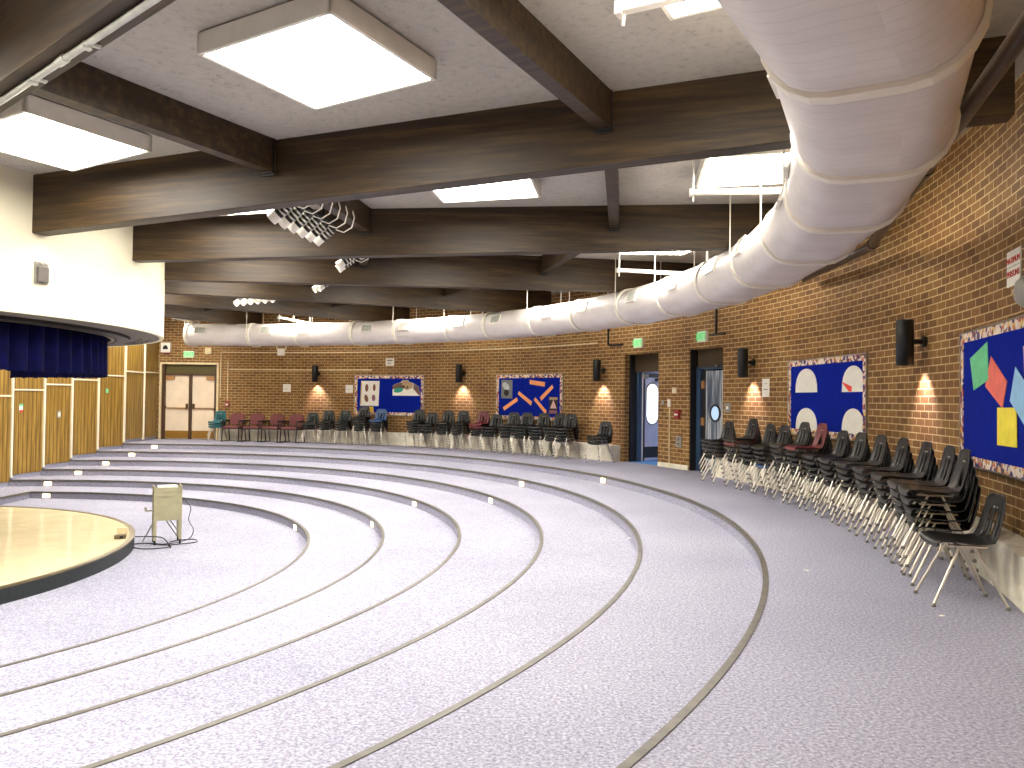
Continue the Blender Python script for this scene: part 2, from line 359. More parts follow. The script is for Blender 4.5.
for bi in range(len(BEAMS) - 1):
    a0, a1 = BEAMS[bi], BEAMS[bi + 1]
    for r in (8.1, 11.42):
        h = r * math.cos(RAD(10)); half = r * math.sin(RAD(10)) - 0.1; zc = ceil_z(h)
        j = struct('ceiling_joist', MB().box((h, 0, zc - 0.14), (0.13, 2 * half, 0.34)), 'beam'); j.rotation_euler.z = RAD((a0 + a1) / 2)
        tag(j, 'short dark joist between neighbouring beams', 'joist', 'joists between the beams')
        for sgn in (-1, 1):
            obj('joist_hanger', MB().box((h, sgn * (half - 0.03), zc - 0.17), (0.15, 0.012, 0.36)).box((h, sgn * (half - 0.03), zc - 0.325), (0.15, 0.07, 0.012)), 'dark', j)

# drum over the stage: white fascia, soffit rings, valance
A0, A1 = -125, 118
struct('wall_fascia', MB().arc(DR - 0.06, DR, 2.31, 3.95, A0, A1, n=140, faces='tbio'), 'white')
struct('trim_7', MB().arc(4.56, DR - 0.061, 2.31, 2.40, A0, A1, n=140, faces='tbio'), 'soffit')
struct('trim_8', MB().arc(4.37, 4.56, 2.27, 2.40, A0, A1, n=140, faces='tbio'), 'darkring')
struct('trim_9', MB().arc(4.29, 4.345, 2.27, 2.36, A0, A1, n=140, faces='tbio'), 'bronze')
struct('ceiling_stage', MB().arc(0.01, 4.45, 2.40, 2.46, A0, A1, n=80, faces='tb'), 'darkring')
for a in (28, 33, 38, 43):
    v = tag(obj('ceiling_slot_vent', MB().arc(4.70, 4.73, 2.30, 2.312, a, a + 3.4, n=4, faces='tbioe').arc(4.83, 4.86, 2.30, 2.312, a, a + 3.4, n=4, faces='tbioe'), 'black'), 'black slot vent in the grey underside of the stage drum', 'vent', 'slot vents under the drum')
cv = MB(); n = 900; top = []; bot = []
for i in range(n + 1):
    a = -100 + 178 * i / n; w = 0.06 * math.sin(RAD(a) * 4.2 / 0.045) + 0.015 * math.sin(a * 3.1)
    top.append((( 4.2 + w * 0.7) * math.cos(RAD(a)), (4.2 + w * 0.7) * math.sin(RAD(a)), 2.36)); bot.append(((4.2 + w) * math.cos(RAD(a)), (4.2 + w) * math.sin(RAD(a)), 1.71 + 0.008 * math.sin(a * 1.7)))
cv.add(top + bot, [(i, i + 1, n + 2 + i, n + 1 + i) for i in range(n)], True)
vl = tag(obj('stage_valance', cv, 'curtain', recalc=False), 'short pleated blue velvet valance hanging under the white stage drum', 'curtain')
sd = vl.modifiers.new('thick', 'SOLIDIFY'); sd.thickness = 0.008

# slatted side wall: panels stepping down with the tiers
jy = [15.22, 13.95] + [math.sqrt(TR[k] ** 2 - PX * PX) for k in range(5)] + [4.9]
jx = [-1.40, -1.27, -1.22, -1.38, -1.47, -1.55, -1.65, -1.78]
wl = MB()
for i in range(7):
    a, b, o = (jx[i] - 0.06, jy[i]), (jx[i + 1] - 0.06, jy[i + 1]), 0.2
    y0 = jy[0] + 0.25 if i == 0 else a[1]
    wl.hexa([(a[0] - o, y0, -1.0), (a[0], y0, -1.0), (b[0], b[1], -1.0), (b[0] - o, b[1], -1.0), (a[0] - o, y0, 4.2), (a[0], y0, 4.2), (b[0], b[1], 4.2), (b[0] - o, b[1], 4.2)])
struct('wall_left', wl, 'white')
for i in range(7):
    k = max(0, i - 1); fz = -k * STEP; railz = fz + 2.1 + (0.02 if i == 0 else 0)
    a, b = Vector((jx[i], jy[i])), Vector((jx[i + 1], jy[i + 1])); L = (a - b).length; c = (a + b) / 2
    p = thing('slatted_wall_panel', ['vertical wood slat panel beside the double doors', 'wood slat panel second from the double doors', 'wood slat panel with a small green tag, third from double doors', 'plain wood slat panel, fourth from the double doors',
              'wood slat panel carrying the thermostat, above the lower steps', 'wood slat panel with the red and green notice', 'wood slat panel at the left edge by the stage'][i], 'wall panel', (c.x, c.y, fz), -math.atan2(a.x - b.x, a.y - b.y), 'slatted panels stepping down the side wall')
    obj('lower_slats', MB().box((0.015, 0, (0.11 + 2.09) / 2), (0.07, L - 0.05, 1.98)), 'slat', p)
    obj('upper_slats', MB().box((0.015, 0, (2.12 + 3.75 + k * STEP) / 2), (0.07, L - 0.05, 1.63 + k * STEP)), 'slat', p)
    obj('horizontal_rail', MB().box((0.03, 0, railz - fz), (0.09, L - 0.03, 0.035)), 'rail', p)
    obj('vertical_strip', MB().box((0.035, -L / 2 + 0.01, 1.9), (0.1, 0.055, 3.7)), 'rail', p)
    obj('carpet_skirting', MB().box((0.005, 0.04, 0.055), (0.05, L - 0.14, 0.11)), 'carpet', p)
struct('wall_stage', MB().box((-5.7, -5.0, 1.6), (0.2, 20.4, 5.2)).box((-3.85, 4.95, 1.6), (3.9, 0.2, 5.2)), 'white')
for nm, y, z, w, h, m, lab in (('notice', 8.45, 1.075, 0.14, 0.2, 'paper', 'small white, green and red notice on the slatted panel'), ('thermostat', 9.83, 0.90, 0.16, 0.19, 'grey', 'grey thermostat plate on the slatted panel'), ('tag', 11.86, 1.52, 0.11, 0.12, 'green', 'small green tag on the slatted panel')):
    o = thing('wall_' + nm, lab, nm, ({'notice': -1.622, 'thermostat': -1.508, 'tag': -1.33}[nm] + 0.052, y, z))
    obj('plate', MB().box((0.006, 0, 0), (0.012, w, h)), m, o, bevel=0.003)
    if nm == 'notice':
        obj('green_strip', MB().box((0.013, 0, h * 0.38), (0.003, w, h * 0.25)), 'green', o); obj('red_strip', MB().box((0.013, 0, -h * 0.36), (0.003, w, h * 0.27)), 'redink', o)
    if nm == 'thermostat': obj('dial', MB().box((0.017, 0, 0), (0.012, w * 0.5, h * 0.55)), 'paper', o)

# ================================================================== DOORS
# door_1: cream double doors in the far left of the brick wall
loc, rz = on_wall(91.44)
d1 = empty('door_1', loc, rz); d1['kind'] = 'structure'; tag(d1, 'cream double doors in the far brick wall', 'door')
W = 1.885; hw = W / 2
obj('outer_trim', MB().box((-hw + 0.03, 0.02, 1.24), (0.06, 0.12, 2.48)).box((hw - 0.03, 0.02, 1.24), (0.06, 0.12, 2.48)).box((0, 0.02, 2.45), (W, 0.12, 0.06)), 'conduit', d1)
obj('frame', MB().box((-hw + 0.105, 0.09, 1.21), (0.09, 0.14, 2.42)).box((hw - 0.105, 0.09, 1.21), (0.09, 0.14, 2.42)).box((0, 0.09, 2.10), (W - 0.12, 0.14, 0.05)), 'brownframe', d1)
obj('mullion', MB().box((0.02, 0.07, 1.05), (0.07, 0.14, 2.1)), 'brownframe', d1)
obj('transom_panel', MB().box((0, 0.13, 2.27), (W - 0.13, 0.05, 0.32)), 'olive', d1)
for sx in (-1, 1):
    cx = sx * 0.425 + 0.01; lw = 0.75
    lf = obj('door_leaf', MB().box((cx, 0.13, 1.04), (lw, 0.05, 2.06)), 'tan', d1, bevel=0.004)
    obj('kick_plate', MB().box((cx, 0.10, 0.15), (lw - 0.02, 0.012, 0.24)), 'ochre', lf)
    obj('push_bar', MB().box((cx, 0.075, 1.0), (lw - 0.1, 0.05, 0.035)), 'closer', lf)
    obj('lock_case', MB().box((sx * 0.11 + 0.01, 0.075, 1.06), (0.06, 0.06, 0.17)), 'brass', lf)
    obj('door_closer', MB().box((cx + sx * 0.22, 0.06, 1.98), (0.26, 0.08, 0.11)), 'closer', lf)
    obj('hinge_plate', MB().box((sx * 0.79 + 0.01, 0.1, 1.03), (0.03, 0.02, 0.1)), 'brass', lf)
# closed space behind all doors
# door_2: open doorway in the middle with its leaf swung outward into a bright hall
loc, rz = on_wall(29.03)
d2 = empty('door_2', loc, rz); d2['kind'] = 'structure'; tag(d2, 'open doorway in the brick wall with a pale leaf swung out', 'door')
W = 1.226; hw = W / 2
obj('transom_panel', MB().box((0.02, 0.30, 2.30), (W - 0.04, 0.06, 0.40)), 'transom', d2)
obj('side_lining', MB().box((-hw + 0.02, 0.23, 1.25), (0.04, 0.2, 2.5)), 'dark', d2)
obj('door_frame', MB().box((-hw + 0.06, 0.38, 1.05), (0.09, 0.12, 2.1)).box((hw + 0.02, 0.38, 1.05), (0.08, 0.12, 2.1)).box((0, 0.38, 2.12), (W, 0.12, 0.05)), 'bluefr', d2)
lf2 = empty('door_leaf', (0, 0, 0)); lf2.parent = d2; lf2.location = (-hw + 0.13, 0.42, 0); lf2.rotation_euler = (0, 0, RAD(98))
def capsule(w, h, n=12):
    r = w / 2; return [(r * math.cos(PI * k / n), h / 2 - r + r * math.sin(PI * k / n)) for k in range(n + 1)] + [(-r * math.cos(PI * k / n), -h / 2 + r - r * math.sin(PI * k / n)) for k in range(n + 1)]
obj('leaf_panel', MB().box((0.46, 0, 1.05), (0.92, 0.045, 2.05)), 'lilac', lf2, bevel=0.003)
cap = [(x + 0.31, z + 1.36) for x, z in capsule(0.36, 0.92)]
obj('oval_pane', MB().plate(cap, -0.028, 0.028), 'pane', lf2)
cap2 = [(x + 0.31, z + 1.36) for x, z in capsule(0.42, 0.98)]
obj('pane_rim', MB().tube([(x, -0.026, z) for x, z in cap2] + [(cap2[0][0], -0.026, cap2[0][1])], 0.016, 6), 'grey', lf2)
obj('kick_plate', MB().box((0.46, -0.026, 0.22), (0.9, 0.008, 0.26)), 'dark', lf2)
obj('leaf_edge', MB().box((0.025, -0.026, 1.05), (0.05, 0.01, 2.05)).box((0.46, -0.026, 2.03), (0.92, 0.01, 0.1)), 'dark', lf2)
obj('door_closer', MB().box((0.02, -0.06, 2.0), (0.16, 0.07, 0.11)), 'grey', lf2)
obj('closer_arm', MB().box((0.5, -0.05, 1.93), (0.22, 0.06, 0.07)), 'dark', lf2)
# hall behind it
hb = MB().box((-1.2, 3.8, 1.25), (6.4, 0.1, 2.6)).box((-4.35, 2.1, 1.25), (0.1, 3.5, 2.6)).box((1.75, 2.1, 1.25), (0.1, 3.5, 2.6)).box((-1.3, 2.1, 2.6), (6.4, 3.5, 0.1)).box((-2.5, 0.45, 1.25), (3.7, 0.06, 2.6)).box((1.25, 0.45, 1.25), (1.0, 0.06, 2.6)).box((0, 0.45, 2.56), (1.3, 0.06, 0.2))
h = struct('wall_hall', hb, 'lilac'); h.location = loc; h.rotation_euler.z = rz
h = struct('floor_hall', MB().box((-1.2, 1.95, -0.01), (6.4, 3.7, 0.03)), 'blue_carpet'); h.location = loc; h.rotation_euler.z = rz
hall_fill = thing('ceiling_light', 'added unseen light panel in the hall beyond the open doorway', 'ceiling light', loc, rz)  # lamp added out of view to light the hall
obj('diffuser', MB().box((-0.6, 1.9, 2.53), (1.2, 0.6, 0.03)), 'diffuser', hall_fill); obj('housing', MB().box((-0.6, 1.9, 2.55), (1.26, 0.66, 0.03)), 'fixture', hall_fill)
# door_3: porthole door
loc3, rz3 = on_wall(20.15)
d3 = empty('door_3', loc3, rz3); d3['kind'] = 'structure'; tag(d3, 'blue-grey porthole door in the brick wall', 'door')
W = 1.166; hw = W / 2
obj('transom_panel', MB().box((0.04, 0.17, 2.31), (W - 0.08, 0.06, 0.38)), 'transom', d3)
obj('side_lining', MB().box((-hw + 0.012, 0.09, 1.25), (0.024, 0.17, 2.5)), 'dark', d3)
obj('door_frame', MB().box((-hw + 0.09, 0.19, 1.06), (0.14, 0.1, 2.12)).box((hw - 0.04, 0.19, 1.06), (0.08, 0.1, 2.12)).box((0, 0.19, 2.12), (W, 0.1, 0.06)), 'bluefr', d3)
lf3 = obj('door_leaf', MB().box((0.09, 0.23, 1.04), (0.82, 0.045, 2.04)), 'painted_sheen', d3, bevel=0.003)
obj('gap_shade_strip', MB().box((-0.375, 0.215, 1.04), (0.11, 0.05, 2.06)), 'dark', d3)  # dark strip puts the shade of the frame gap into colour
circ = lambda r, cx, cz, n=24: [(cx + r * math.cos(2 * PI * k / n), cz + r * math.sin(2 * PI * k / n)) for k in range(n)]
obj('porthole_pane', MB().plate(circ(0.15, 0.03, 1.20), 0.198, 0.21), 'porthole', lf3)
c3 = circ(0.16, 0.03, 1.20); obj('porthole_rim', MB().tube([(x, 0.2, z) for x, z in c3 + c3[:1]], 0.022, 8), 'dark', lf3)
for z in (1.78, 1.02): obj('hinge', MB().box((-0.40, 0.175, z), (0.15, 0.03, 0.16)), 'closer', d3)
obj('frame_light', MB().box((0.16, 0.13, 2.15), (0.05, 0.03, 0.03)), 'grey', d3)
st = struct('wall_closet', MB().box((0, 0.6, 1.25), (1.5, 0.06, 2.6)), 'dark'); st.location = loc3; st.rotation_euler.z = rz3
st = struct('wall_lobby', MB().box((0, 0.45, 1.25), (2.3, 0.06, 2.8)), 'dark'); l_, r_ = on_wall(91.44); st.location = l_; st.rotation_euler.z = r_

# ================================================================== LIGHT FITTINGS
def square_light(az, rc, label):
    t = thing('ceiling_light', label, 'ceiling light', (0, 0, 0), RAD(az), 'square fluorescent ceiling lights')
    z = ceil_z(rc) - 0.02; s_ = 0.034
    def tilt(mb): return [(x, y, zz + s_ * (x - rc)) for x, y, zz in mb.v]
    f = MB()
    for c, d in (((rc - 0.585, 0, z - 0.07), (0.03, 1.2, 0.15)), ((rc + 0.585, 0, z - 0.07), (0.03, 1.2, 0.15)), ((rc, -0.585, z - 0.07), (1.2, 0.03, 0.15)), ((rc, 0.585, z - 0.07), (1.2, 0.03, 0.15)), ((rc, 0, z - 0.01), (1.15, 1.15, 0.02)), ((rc, 0, z - 0.14), (1.15, 0.012, 0.012))): f.box(c, d)
    f.v = tilt(f); obj('housing', f, 'fixture', t)
    for sy in (-1, 1):
        dmb = MB().box((rc, sy * 0.287, z - 0.135), (1.14, 0.56, 0.012)); dmb.v = tilt(dmb); obj('diffuser', dmb, 'diffuser', t)
BAYN = {-108: 'behind the camera', -88: 'well behind the camera', -68: 'just behind the camera', -48: 'over the camera bay', -28: 'in the bay between the two nearest beams', -8: 'in the bay just past the big second beam', 12: 'in the bay past the third beam', 32: 'in the bay past the fourth beam', 52: 'in the bay past the fifth beam', 72: 'in the bay past the sixth beam', 92: 'in the farthest bay by the double doors'}
for az in (-88, -68, -48, -28, -8, 12, 32, 52, 72, 92):  # farthest bay's lights are added, mostly hidden, to brighten the far wall
    for rc, nm in ((6.55, 'inner'), (9.78, 'middle'), (12.8, 'outer')):
        square_light(az, rc, 'lit square ceiling light, %s ring, %s' % (nm, BAYN[az]))
for az, bay, sz in ((-28.3, -28, 3.73), (-8.3, -8, 3.71), (13.2, 12, 3.59), (72.8, 72, 3.6), (88.0, 92, 3.62)):
    t = thing('strip_light', 'white strip fixture on thin rods, %s' % BAYN[bay], 'strip light', (0, 0, 0), RAD(az), 'white strip fixtures above the duct')
    obj('strip_body', MB().box((12.95, 0, sz), (1.7, 0.07, 0.055)), 'fixture', t, bevel=0.01)
    obj('end_cap', MB().box((12.1, 0, sz), (0.04, 0.085, 0.075)), 'fixture', t)
    for x in (12.12, 13.7): obj('rod', MB().tube([(x, 0, sz - 0.1), (x, 0, ceil_z(x))], 0.011, 6), 'fixture', t)

def sconce(az, label):
    l, r = on_wall(az, 1.88); t = thing('wall_sconce', label, 'wall light', l, r, 'black cylinder wall lights')
    obj('cylinder', MB().lathe([(0.0, 0.52), (0.088, 0.52), (0.095, 0.51), (0.095, 0.0), (0.085, 0.0), (0.085, 0.05), (0.0, 0.05)], 24, Matrix.Translation((0, -0.22, 0))), 'black', t)
    obj('mounting_arm', MB().tube([(0, -0.13, 0.27), (0, -0.03, 0.27)], 0.03, 10).tube([(0, -0.035, 0.27), (0, 0.0, 0.27)], 0.065, 14), 'black', t)
    obj('lens', MB().lathe([(0.0, 0.035), (0.083, 0.035)], 24, Matrix.Translation((0, -0.22, 0))), 'steplamp', t)
    ld = bpy.data.lights.new('sconce_bulb', 'SPOT'); ld.energy = 34; ld.color = (1.0, 0.84, 1.0); ld.spot_size = RAD(86); ld.spot_blend = 0.8; ld.shadow_soft_size = 0.03
    lo = bpy.data.objects.new('sconce_bulb', ld); COL.objects.link(lo); lo.parent = t; lo.location = (0, -0.2, -0.005); lo.rotation_euler = (RAD(24), 0, 0)
for az, lb in ((74.71, 'black wall light left of the board with the animal mural, farthest of five'), (54.35, 'black wall light between the two far bulletin boards'), (34.32, 'black wall light left of the open doorway'), (13.84, 'black wall light right of the porthole door'), (-6.86, 'largest black wall light, between the two near bulletin boards')): sconce(az, lb)

# stage spotlights hung in rows by the joists
def spot_can(label, loc, rz):
    t = thing('stage_spotlight', label, 'spotlight', loc, rz, 'stage spotlights under the ceiling')
    R_ = Matrix.Rotation(RAD(52), 4, 'Y')                       # aims down toward the stage (local -x)
    obj('can', MB().lathe([(0.0, 0.20), (0.035, 0.20), (0.055, 0.16), (0.058, 0.0), (0.064, -0.01)], 16, R_), 'black', t)
    obj('snoot', MB().lathe([(0.062, -0.01), (0.066, -0.11), (0.06, -0.11), (0.056, -0.02), (0.0, -0.02)], 16, R_), 'fixture', t)
    obj('cooling_ribs', MB().lathe([(0.058, 0.03), (0.066, 0.03), (0.066, 0.05), (0.058, 0.05)], 16, R_).lathe([(0.057, 0.08), (0.066, 0.08), (0.066, 0.10), (0.057, 0.10)], 16, R_).lathe([(0.056, 0.13), (0.063, 0.13), (0.063, 0.15), (0.056, 0.15)], 16, R_), 'alu', t)
    obj('yoke', MB().tube([(0, -0.085, 0), (0, -0.085, 0.16), (0, 0.085, 0.16), (0, 0.085, 0)], 0.009, 6).tube([(0, 0, 0.16), (0, 0, 0.24)], 0.012, 6), 'black', t)
    obj('power_lead', MB().tube([(0.14, 0.02, 0.10), (0.26, 0.05, 0.06), (0.36, 0.06, 0.12), (0.40, 0.04, 0.24), (0.38, 0.02, 0.32)], 0.008, 6), 'paper', t)
ordn = ['first', 'second', 'third', 'fourth', 'fifth', 'sixth']
for az, where, cnt in ((-8, 'row behind the big second beam', 6), (12, 'pair behind the third beam', 2), (32, 'pair behind the fourth beam', 2), (52, 'row behind the fifth beam', 6)):
    a = RAD(az); rr_ = 7.66; p = thing('spotlight_bar', 'black pipe carrying the spotlight %s' % where, 'lighting bar', (0, 0, 0), a, 'spotlight bars')
    obj('bar', MB().tube([(rr_, -0.95, 3.68), (rr_, 0.95, 3.68)], 0.02, 8), 'black', p)
    for y in (-0.6, 0.6): obj('hanger', MB().tube([(rr_, y, 3.68), (rr_, y, ceil_z(rr_))], 0.012, 6), 'black', p)
    for i in range(cnt):
        y = (-0.68 + i * 0.25) if cnt == 6 else ((-0.28, 0.02)[i] if az == 12 else (-0.30, -0.06)[i])
        spot_can('grey stage spotlight, %s from the left in the %s' % (ordn[i], where), (rr_ * math.cos(a) - y * math.sin(a), rr_ * math.sin(a) + y * math.cos(a), 3.43), a)

# ================================================================== DUCT
DJ = [88.1, 79.65, 72.95, 64.6, 57.95, 49.85, 43.65, 36.25, 29.1, 21.15, 14.0, 6.4, -1.2, -8.8, -15.8, -22.9, -29.6, -36.8, -44, -51, -58, -65]
DRC, DZ, DW, DH = 13.40, 3.23, 0.475, 0.315
def drc(az):
    K = [(-70, 13.46), (-29.6, 13.46), (-22.9, 13.42), (-15.8, 13.36), (-8.8, 13.31), (-1.2, 13.30), (20, 13.34), (90, 13.40)]
    for (a0, v0), (a1, v1) in zip(K[:-1], K[1:]):
        if a0 <= az <= a1: return v0 + (v1 - v0) * (az - a0) / (a1 - a0)
    return 13.40
def oval(w, h, n=10):
    fl_ = w - h; P = []
    for k in range(n + 1):
        q = -PI / 2 + PI * k / n; P.append((fl_ + h * math.cos(q), h * math.sin(q)))
    for k in range(n + 1):
        q = PI / 2 + PI * k / n; P.append((-fl_ + h * math.cos(q), h * math.sin(q)))
    return P
def dpt(az, u, w): r = drc(az) + u; return (r * math.cos(RAD(az)), r * math.sin(RAD(az)), DZ + w)
duct = thing('air_duct', 'large white flat-oval air duct curving along the brick wall under the beams', 'air duct')
OV = oval(DW, DH); NO = len(OV)
for i in range(len(DJ) - 1):
    a, b = DJ[i], DJ[i + 1]; L = DRC * abs(RAD(a - b))
    mb = MB(); vs = [dpt(a, u, w) for u, w in OV] + [dpt(b, u, w) for u, w in OV]
    fs = [(k, (k + 1) % NO, NO + (k + 1) % NO, NO + k) for k in range(NO)]
    mb.add(vs, fs, True, [[(0, k * 0.12), (0, k * 0.12 + 0.12), (L, k * 0.12 + 0.12), (L, k * 0.12)] for k in range(NO)])
    if i == 0: mb.add([dpt(a, u, w) for u, w in OV], [tuple(range(NO))], False, [[(0.02, 0.02)] * NO])
    obj('duct_section', mb, 'duct', duct)
    # raised band at each joint
    B1 = oval(DW + 0.026, DH + 0.026); da = math.degrees(0.05 / DRC)
    rows = [(a + da, OV), (a + da, B1), (a - da, B1), (a - da, OV)]
    bb = MB(); vs = [dpt(q, u, w) for q, PP in rows for u, w in PP]
    bb.add(vs, [(j * NO + k, j * NO + (k + 1) % NO, (j + 1) * NO + (k + 1) % NO, (j + 1) * NO + k) for j in range(3) for k in range(NO)], False)
    obj('joint_band', bb, 'fixture', duct)
    for u in (-DW - 0.02, DW + 0.02):
        p = dpt(a, u, 0.1); top = ceil_z(math.hypot(p[0], p[1]))
        if all(abs(((a - bz + 180) % 360) - 180) > 0.55 for bz in BEAMS): obj('hanger_rod', MB().tube([p, (p[0], p[1], top)], 0.009, 6), 'fixture', duct)
def on_duct_inner(az, hw_, hz, z):          # register on the inner face
    x = -DW + DH - math.sqrt(max(0, DH ** 2 - z ** 2)); t = math.asin(max(-1, min(1, z / DH)))
    mb = MB(); Mx = Matrix.Rotation(RAD(az), 4, 'Z') @ Matrix.Translation((drc(az) + x - 0.004, 0, DZ + z)) @ Matrix.Rotation(t, 4, 'Y')
    return mb, Mx
for az in (86, 77, 71.5, 62, 56.2, 47.6, 41.6, 33, 27, 18.3, 10.6, 3, -3.2, -14.4, -19, -27):
    # follow the straight chord of the section
    for i in range(len(DJ) - 1):
        if DJ[i] >= az >= DJ[i + 1]: mid = (DJ[i] + DJ[i + 1]) / 2; hf = (DJ[i] - DJ[i + 1]) / 2
    sag = (drc(az) - DW) * (1 - math.cos(RAD(hf)) / math.cos(RAD(az - mid)))
    mb, Mx = on_duct_inner(az, 0, 0, 0.10); Mx = Matrix.Rotation(RAD(az), 4, 'Z') @ Matrix.Translation((-sag, 0, 0)) @ Matrix.Rotation(RAD(-az), 4, 'Z') @ Mx
    mb.box((0, 0.17, 0), (0.03, 0.02, 0.2), Mx).box((0, -0.17, 0), (0.03, 0.02, 0.2), Mx).box((0, 0, 0.1), (0.03, 0.36, 0.02), Mx).box((0, 0, -0.1), (0.03, 0.36, 0.02), Mx)
    reg = obj('air_register', mb, 'fixture', duct)
    lv = MB()
    for k in range(9): lv.box((0.0, -0.15 + k * 0.0375, 0), (0.02, 0.014, 0.19), Mx)
    obj('louvres', lv, 'galv', reg)

# dark pipe along the wall above the boards, pale pipe under the nearest beam
pz = 3.35; pv = [(9.2, -11.5), (12.31, -7.35), (14.40, -0.69), (14.55, 1.9)]
pp = thing('wall_pipe', 'dark brown pipe running along the brick wall behind the white duct', 'pipe')
pr = MB()
for q in range(3): pr.tube([pv[q] + (pz,), pv[q + 1] + (pz,)], 0.055, 14)
obj('pipe_run', pr, 'pipe', pp)
for u in (0.02, 0.52, 0.98):
    x0, y0 = pv[1][0] + (pv[2][0] - pv[1][0]) * u, pv[1][1] + (pv[2][1] - pv[1][1]) * u
    obj('coupling', MB().tube([(x0 - 0.02, y0 - 0.064, pz), (x0 + 0.02, y0 + 0.064, pz)], 0.066, 14), 'pipe', pp)
    obj('hanger', MB().tube([(x0, y0, pz), (x0, y0, ceil_z(math.hypot(x0, y0)))], 0.01, 6), 'pipe', pp)
bp = thing('beam_conduit', 'pale grey pipe clipped under the nearest beam', 'pipe', (0, 0, 0), RAD(-38))
cp = lambda r: (r, 0.0, beam_z(r) - 0.022)
obj('conduit_run', MB().tube([cp(5.3), cp(14.3)], 0.02, 10), 'galv', bp)
for r in (7.5, 9.05, 9.75, 12.0): obj('clip', MB().box((r, 0.03, beam_z(r) - 0.012), (0.03, 0.09, 0.014)).box((r, 0, beam_z(r) - 0.04), (0.035, 0.05, 0.02)), 'galv', bp)
obj('coupling', MB().tube([cp(9.4), cp(9.5)], 0.027, 10), 'galv', bp)

# ================================================================== THINGS ON THE BRICK WALL
def wallthing(name, label, cat, az, z, group=None):
    l, r = on_wall(az, z); return thing(name, label, cat, l, r, group)
# exit signs
for az, w, lb in ((91.5, 0.34, 'exit sign above the cream double doors'), (29.28, 0.30, 'green exit sign above the open doorway'), (20.49, 0.30, 'green exit sign above the porthole door')):
    t = wallthing('exit_sign', lb, 'exit sign', az, 2.74, 'exit signs')
    obj('sign_box', MB().box((0, -0.035, 0), (w, 0.07, 0.22)), 'fixture', t, bevel=0.006)
    obj('sign_face', MB().box((0, -0.072, 0), (w - 0.03, 0.004, 0.19)), 'exitface', t)
    text_mesh('exit_letters', 'EXIT', 0.17, 'greenlit', t, (0, -0.076, 0))
# conduits
def arcpts(a0, a1, z, r=WR - 0.018, n=24): return [(r * math.cos(RAD(a0 + (a1 - a0) * k / n)), r * math.sin(RAD(a0 + (a1 - a0) * k / n)) + WC, z) for k in range(n + 1)]
def conduit(label, pts, m='conduit', r=0.017): return tag(obj('wall_conduit', MB().tube(pts, r, 8), m), label, 'conduit', 'conduits on the brick wall')
conduit('long cream conduit high on the far brick wall', arcpts(87.5, 35.2, 2.82, n=60))
conduit('cream vertical conduit beside the cream double doors', [wp(87.5, WR - 0.018, 2.82), wp(87.5, WR - 0.018, 1.35)])
conduit('cream conduit dropping to the red pull station at far left', [wp(86.6, WR - 0.018, 2.55), wp(86.6, WR - 0.018, 1.28)])
conduit('cream conduit running right to the first far board', arcpts(86.4, 67.3, 2.27, n=30))
conduit('cream conduit rising from the white junction box, left one', [wp(80.3, WR - 0.018, 2.92), wp(80.3, WR - 0.018, 3.6)])
conduit('cream conduit rising from the white junction box, right one', [wp(79.1, WR - 0.018, 2.92), wp(79.1, WR - 0.018, 3.6)])
conduit('cream conduit on the pier between the two doors', [wp(25.0, WR - 0.018, 1.36), wp(25.0, WR - 0.018, 0.0)], r=0.014)
conduit('black L-shaped conduit left of the first exit sign', [wp(33.65, WR - 0.025, 3.5), wp(33.65, WR - 0.025, 2.77)] + [wp(33.4 - 0.35 * k, WR - 0.025, 2.74) for k in range(6)], 'black', 0.022)
conduit('black conduit right of the porthole door exit sign', [wp(18.75, WR - 0.025, 3.5), wp(18.75, WR - 0.025, 2.76)], 'black', 0.022)
conduit('short black conduit bar right of the second exit sign', [wp(19.4 - 0.3 * k, WR - 0.025, 2.75) for k in range(7)], 'black', 0.02)
# boxes and plates
def plate(name, label, cat, az, z, w, h, m, d=0.02, parts=()):
    t = wallthing(name, label, cat, az, z); obj('cover_plate', MB().box((0, -d / 2, 0), (w, d, h)), m, t, bevel=0.004)
    for nm, x, zz, ww, hh, mm in parts: obj(nm, MB().box((x, -d - 0.006, zz), (ww, 0.014, hh)), mm, t)
    return t
plate('junction_box', 'white junction box on the far conduit', 'junction box', 79.7, 2.84, 0.24, 0.22, 'paper', 0.06)
plate('junction_box', 'small beige box right of the far exit sign', 'junction box', 89.1, 2.86, 0.2, 0.2, 'conduit', 0.08)
plate('light_switch', 'cream double switch plate on the pier between doors', 'switch', 24.4, 1.66, 0.15, 0.13, 'conduit', parts=(('toggle', -0.035, 0, 0.02, 0.05, 'paper'), ('toggle', 0.035, 0, 0.02, 0.05, 'paper')))
plate('metal_plate', 'small steel plate on the pier by the open doorway', 'plate', 26.0, 1.40, 0.1, 0.1, 'grey')
plate('thermostat', 'white thermostat above the conduit on the pier', 'thermostat', 25.05, 1.39, 0.08, 0.16, 'paper', 0.04)
plate('outlet_plate', 'steel outlet plate low on the pier between doors', 'outlet', 23.75, 0.58, 0.2, 0.24, 'grey', parts=(('socket', 0, 0.05, 0.06, 0.05, 'rubber'), ('socket', 0, -0.05, 0.06, 0.05, 'rubber')))
plate('card_plate', 'steel plate right of the porthole door', 'plate', 17.15, 1.32, 0.2, 0.18, 'grey', parts=(('key_switch', 0, 0, 0.06, 0.06, 'paper'),))
def pull_station(az, z, label):
    t = wallthing('fire_alarm_pull', label, 'fire alarm', az, z)
    obj('back_box', MB().box((0, -0.025, 0), (0.13, 0.05, 0.17)), 'red', t, bevel=0.006)
    obj('pull_handle', MB().box((0, -0.06, 0.0), (0.09, 0.02, 0.03)).box((0, -0.06, -0.03), (0.03, 0.02, 0.05)), 'paper', t)
